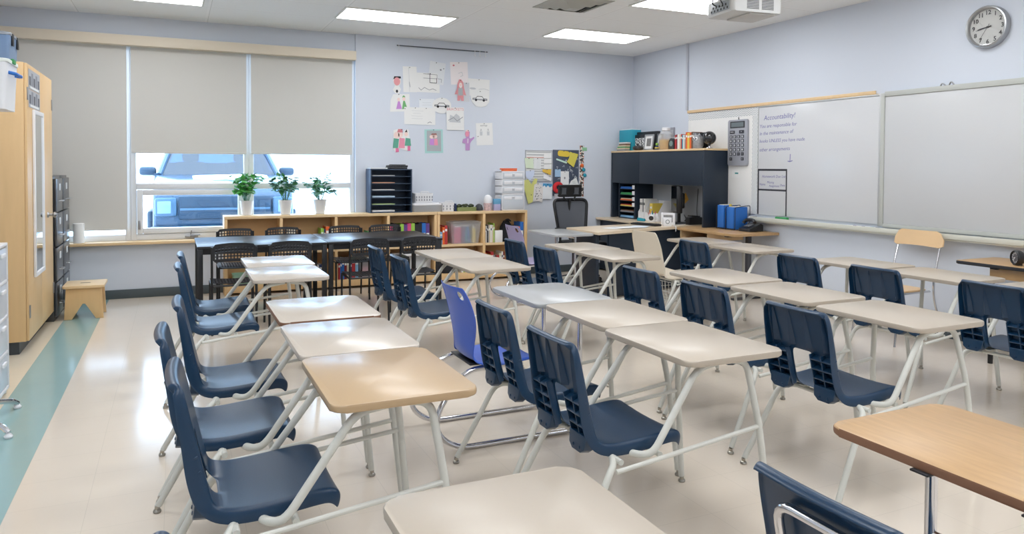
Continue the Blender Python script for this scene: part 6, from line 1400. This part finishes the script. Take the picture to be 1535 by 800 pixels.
# ------------------------------------------------------------------ plywood chair and side table at the right
t = thing('side_chair', 'plywood backed chair with thin steel legs against the whiteboard wall', 'chair', (5.66, 4.43, 0))
PLY = mat('plywood_honey', (220, 186, 142), .4, noise=.06, nscale=4, stretch=(1, 1, 5))
b = BM(); n = 14; w = .235
def bp(u, v): return Vector((.335 + .03 * v - .035 * (1 - u * u) + .0, u * w, .80 + .145 * v))
outs = []
G = []
for i in range(n + 1):
    u = -1 + 2 * i / n; top = 1 - .55 * max(0, (abs(u) - .72) / .28) ** 2; bot = .10 * (1 - u * u) * 1.0 + (.12 * max(0, (abs(u) - .85) / .15) ** 2)
    G.append([b.verts.new(bp(u, bot + (top - bot) * j / 5)) for j in range(6)])
for i in range(n):
    for j in range(5): b.faces.new((G[i][j], G[i + 1][j], G[i + 1][j + 1], G[i][j + 1]))
f = list(b.faces); r_ = bmesh.ops.extrude_face_region(b, geom=f); bmesh.ops.translate(b, vec=(.012, 0, 0), verts=[v for v in r_['geom'] if isinstance(v, bmesh.types.BMVert)])
obj('backrest', b, PLY, t, 40)
b = BM(); prism(b, rrect(-.20, .22, -.20, .20, .06), .445, .458, 0, None, .004); obj('seat', b, PLY, t)
for s in (-1, 1):
    b = BM(); tube(b, [(.41, s * .215, .001), (.25, s * .205, .44), (.365, s * .2, .86)], .0095, 10, .15); obj('leg', b, CHROME, t)
    b = BM(); tube(b, [(-.21, s * .215, .001), (-.15, s * .195, .435), (.24, s * .195, .435)], .0095, 10, .04); obj('leg', b, CHROME, t)
t = thing('side_table', 'oak topped table with a black edge in front of the right whiteboard', 'table', (5.88, 2.95, 0))
b = BM(); prism(b, rrect(-.275, .245, -.85, .87, .03), .742, .768, 0, None, .008); 
for f in b.faces:
    f.material_index = 0 if f.normal.z > .9 or abs(f.calc_center_median().z - .768) < .0008 else 1
obj('tabletop', b, [OAK, mat('black_edge', (36, 36, 40), .4)], t)
b = BM(); bx(b, -.20, .20, -.78, .64, .655, .7415, .004); obj('apron', b, OAK, t)
for sx in (-.2, .2):
    for sy in (-.76, .62): b = BM(); tube(b, [(sx, sy, .001), (sx, sy, .6545)], .018, 10); obj('leg', b, BLACKM, t)
b = BM(); box(b, (-.235, .58, .735), (.04, .05, .012), None, .003); obj('corner_block', b, BLACKP, t)
t = thing('alarm_clock', 'small round black alarm clock on the oak topped side table', 'clock', (5.74, 3.42, .8255), -.52)
RX = Matrix.Rotation(-PI / 2, 4, 'Y')
b = BM(); lathe(b, [(0, -.035), (.045, -.03), (.056, -.01), (.057, .02), (.05, .03), (.046, .026), (.045, .016), (0, .016)], (0, 0, 0), 32, 0, RX); obj('case', b, BLACKP, t)
b = BM(); lathe(b, [(0, .019), (.0445, .019), (.0445, .0165)], (0, 0, 0), 28, 0, RX); obj('dial', b, mat('dial_charcoal', (84, 86, 90), .5), t)
M = MR_(-.0195, 0, 0); numerals(t, .034, .0145, M, WHITE, .0004)
hand(t, 2 * PI * (8 + 36 / 60) / 12, .02, .004, M, WHITE, .001, .004, 'hour_hand'); hand(t, 2 * PI * 36 / 60, .03, .003, M, WHITE, .0025, .005, 'minute_hand')
b = BM(); bx(b, -.02, .02, -.03, .03, -.0573, -.046, .003); obj('foot', b, BLACKP, t)

# ------------------------------------------------------------------ view
scene.view_settings.view_transform = 'Standard'; scene.view_settings.look = 'None'; scene.view_settings.gamma = 1.0; scene.view_settings.use_curve_mapping = False
scene.view_settings.exposure = 0.07
scene.cycles.max_bounces = 8; scene.cycles.diffuse_bounces = 5; scene.cycles.transparent_max_bounces = 12
scene.cycles.use_denoising = True
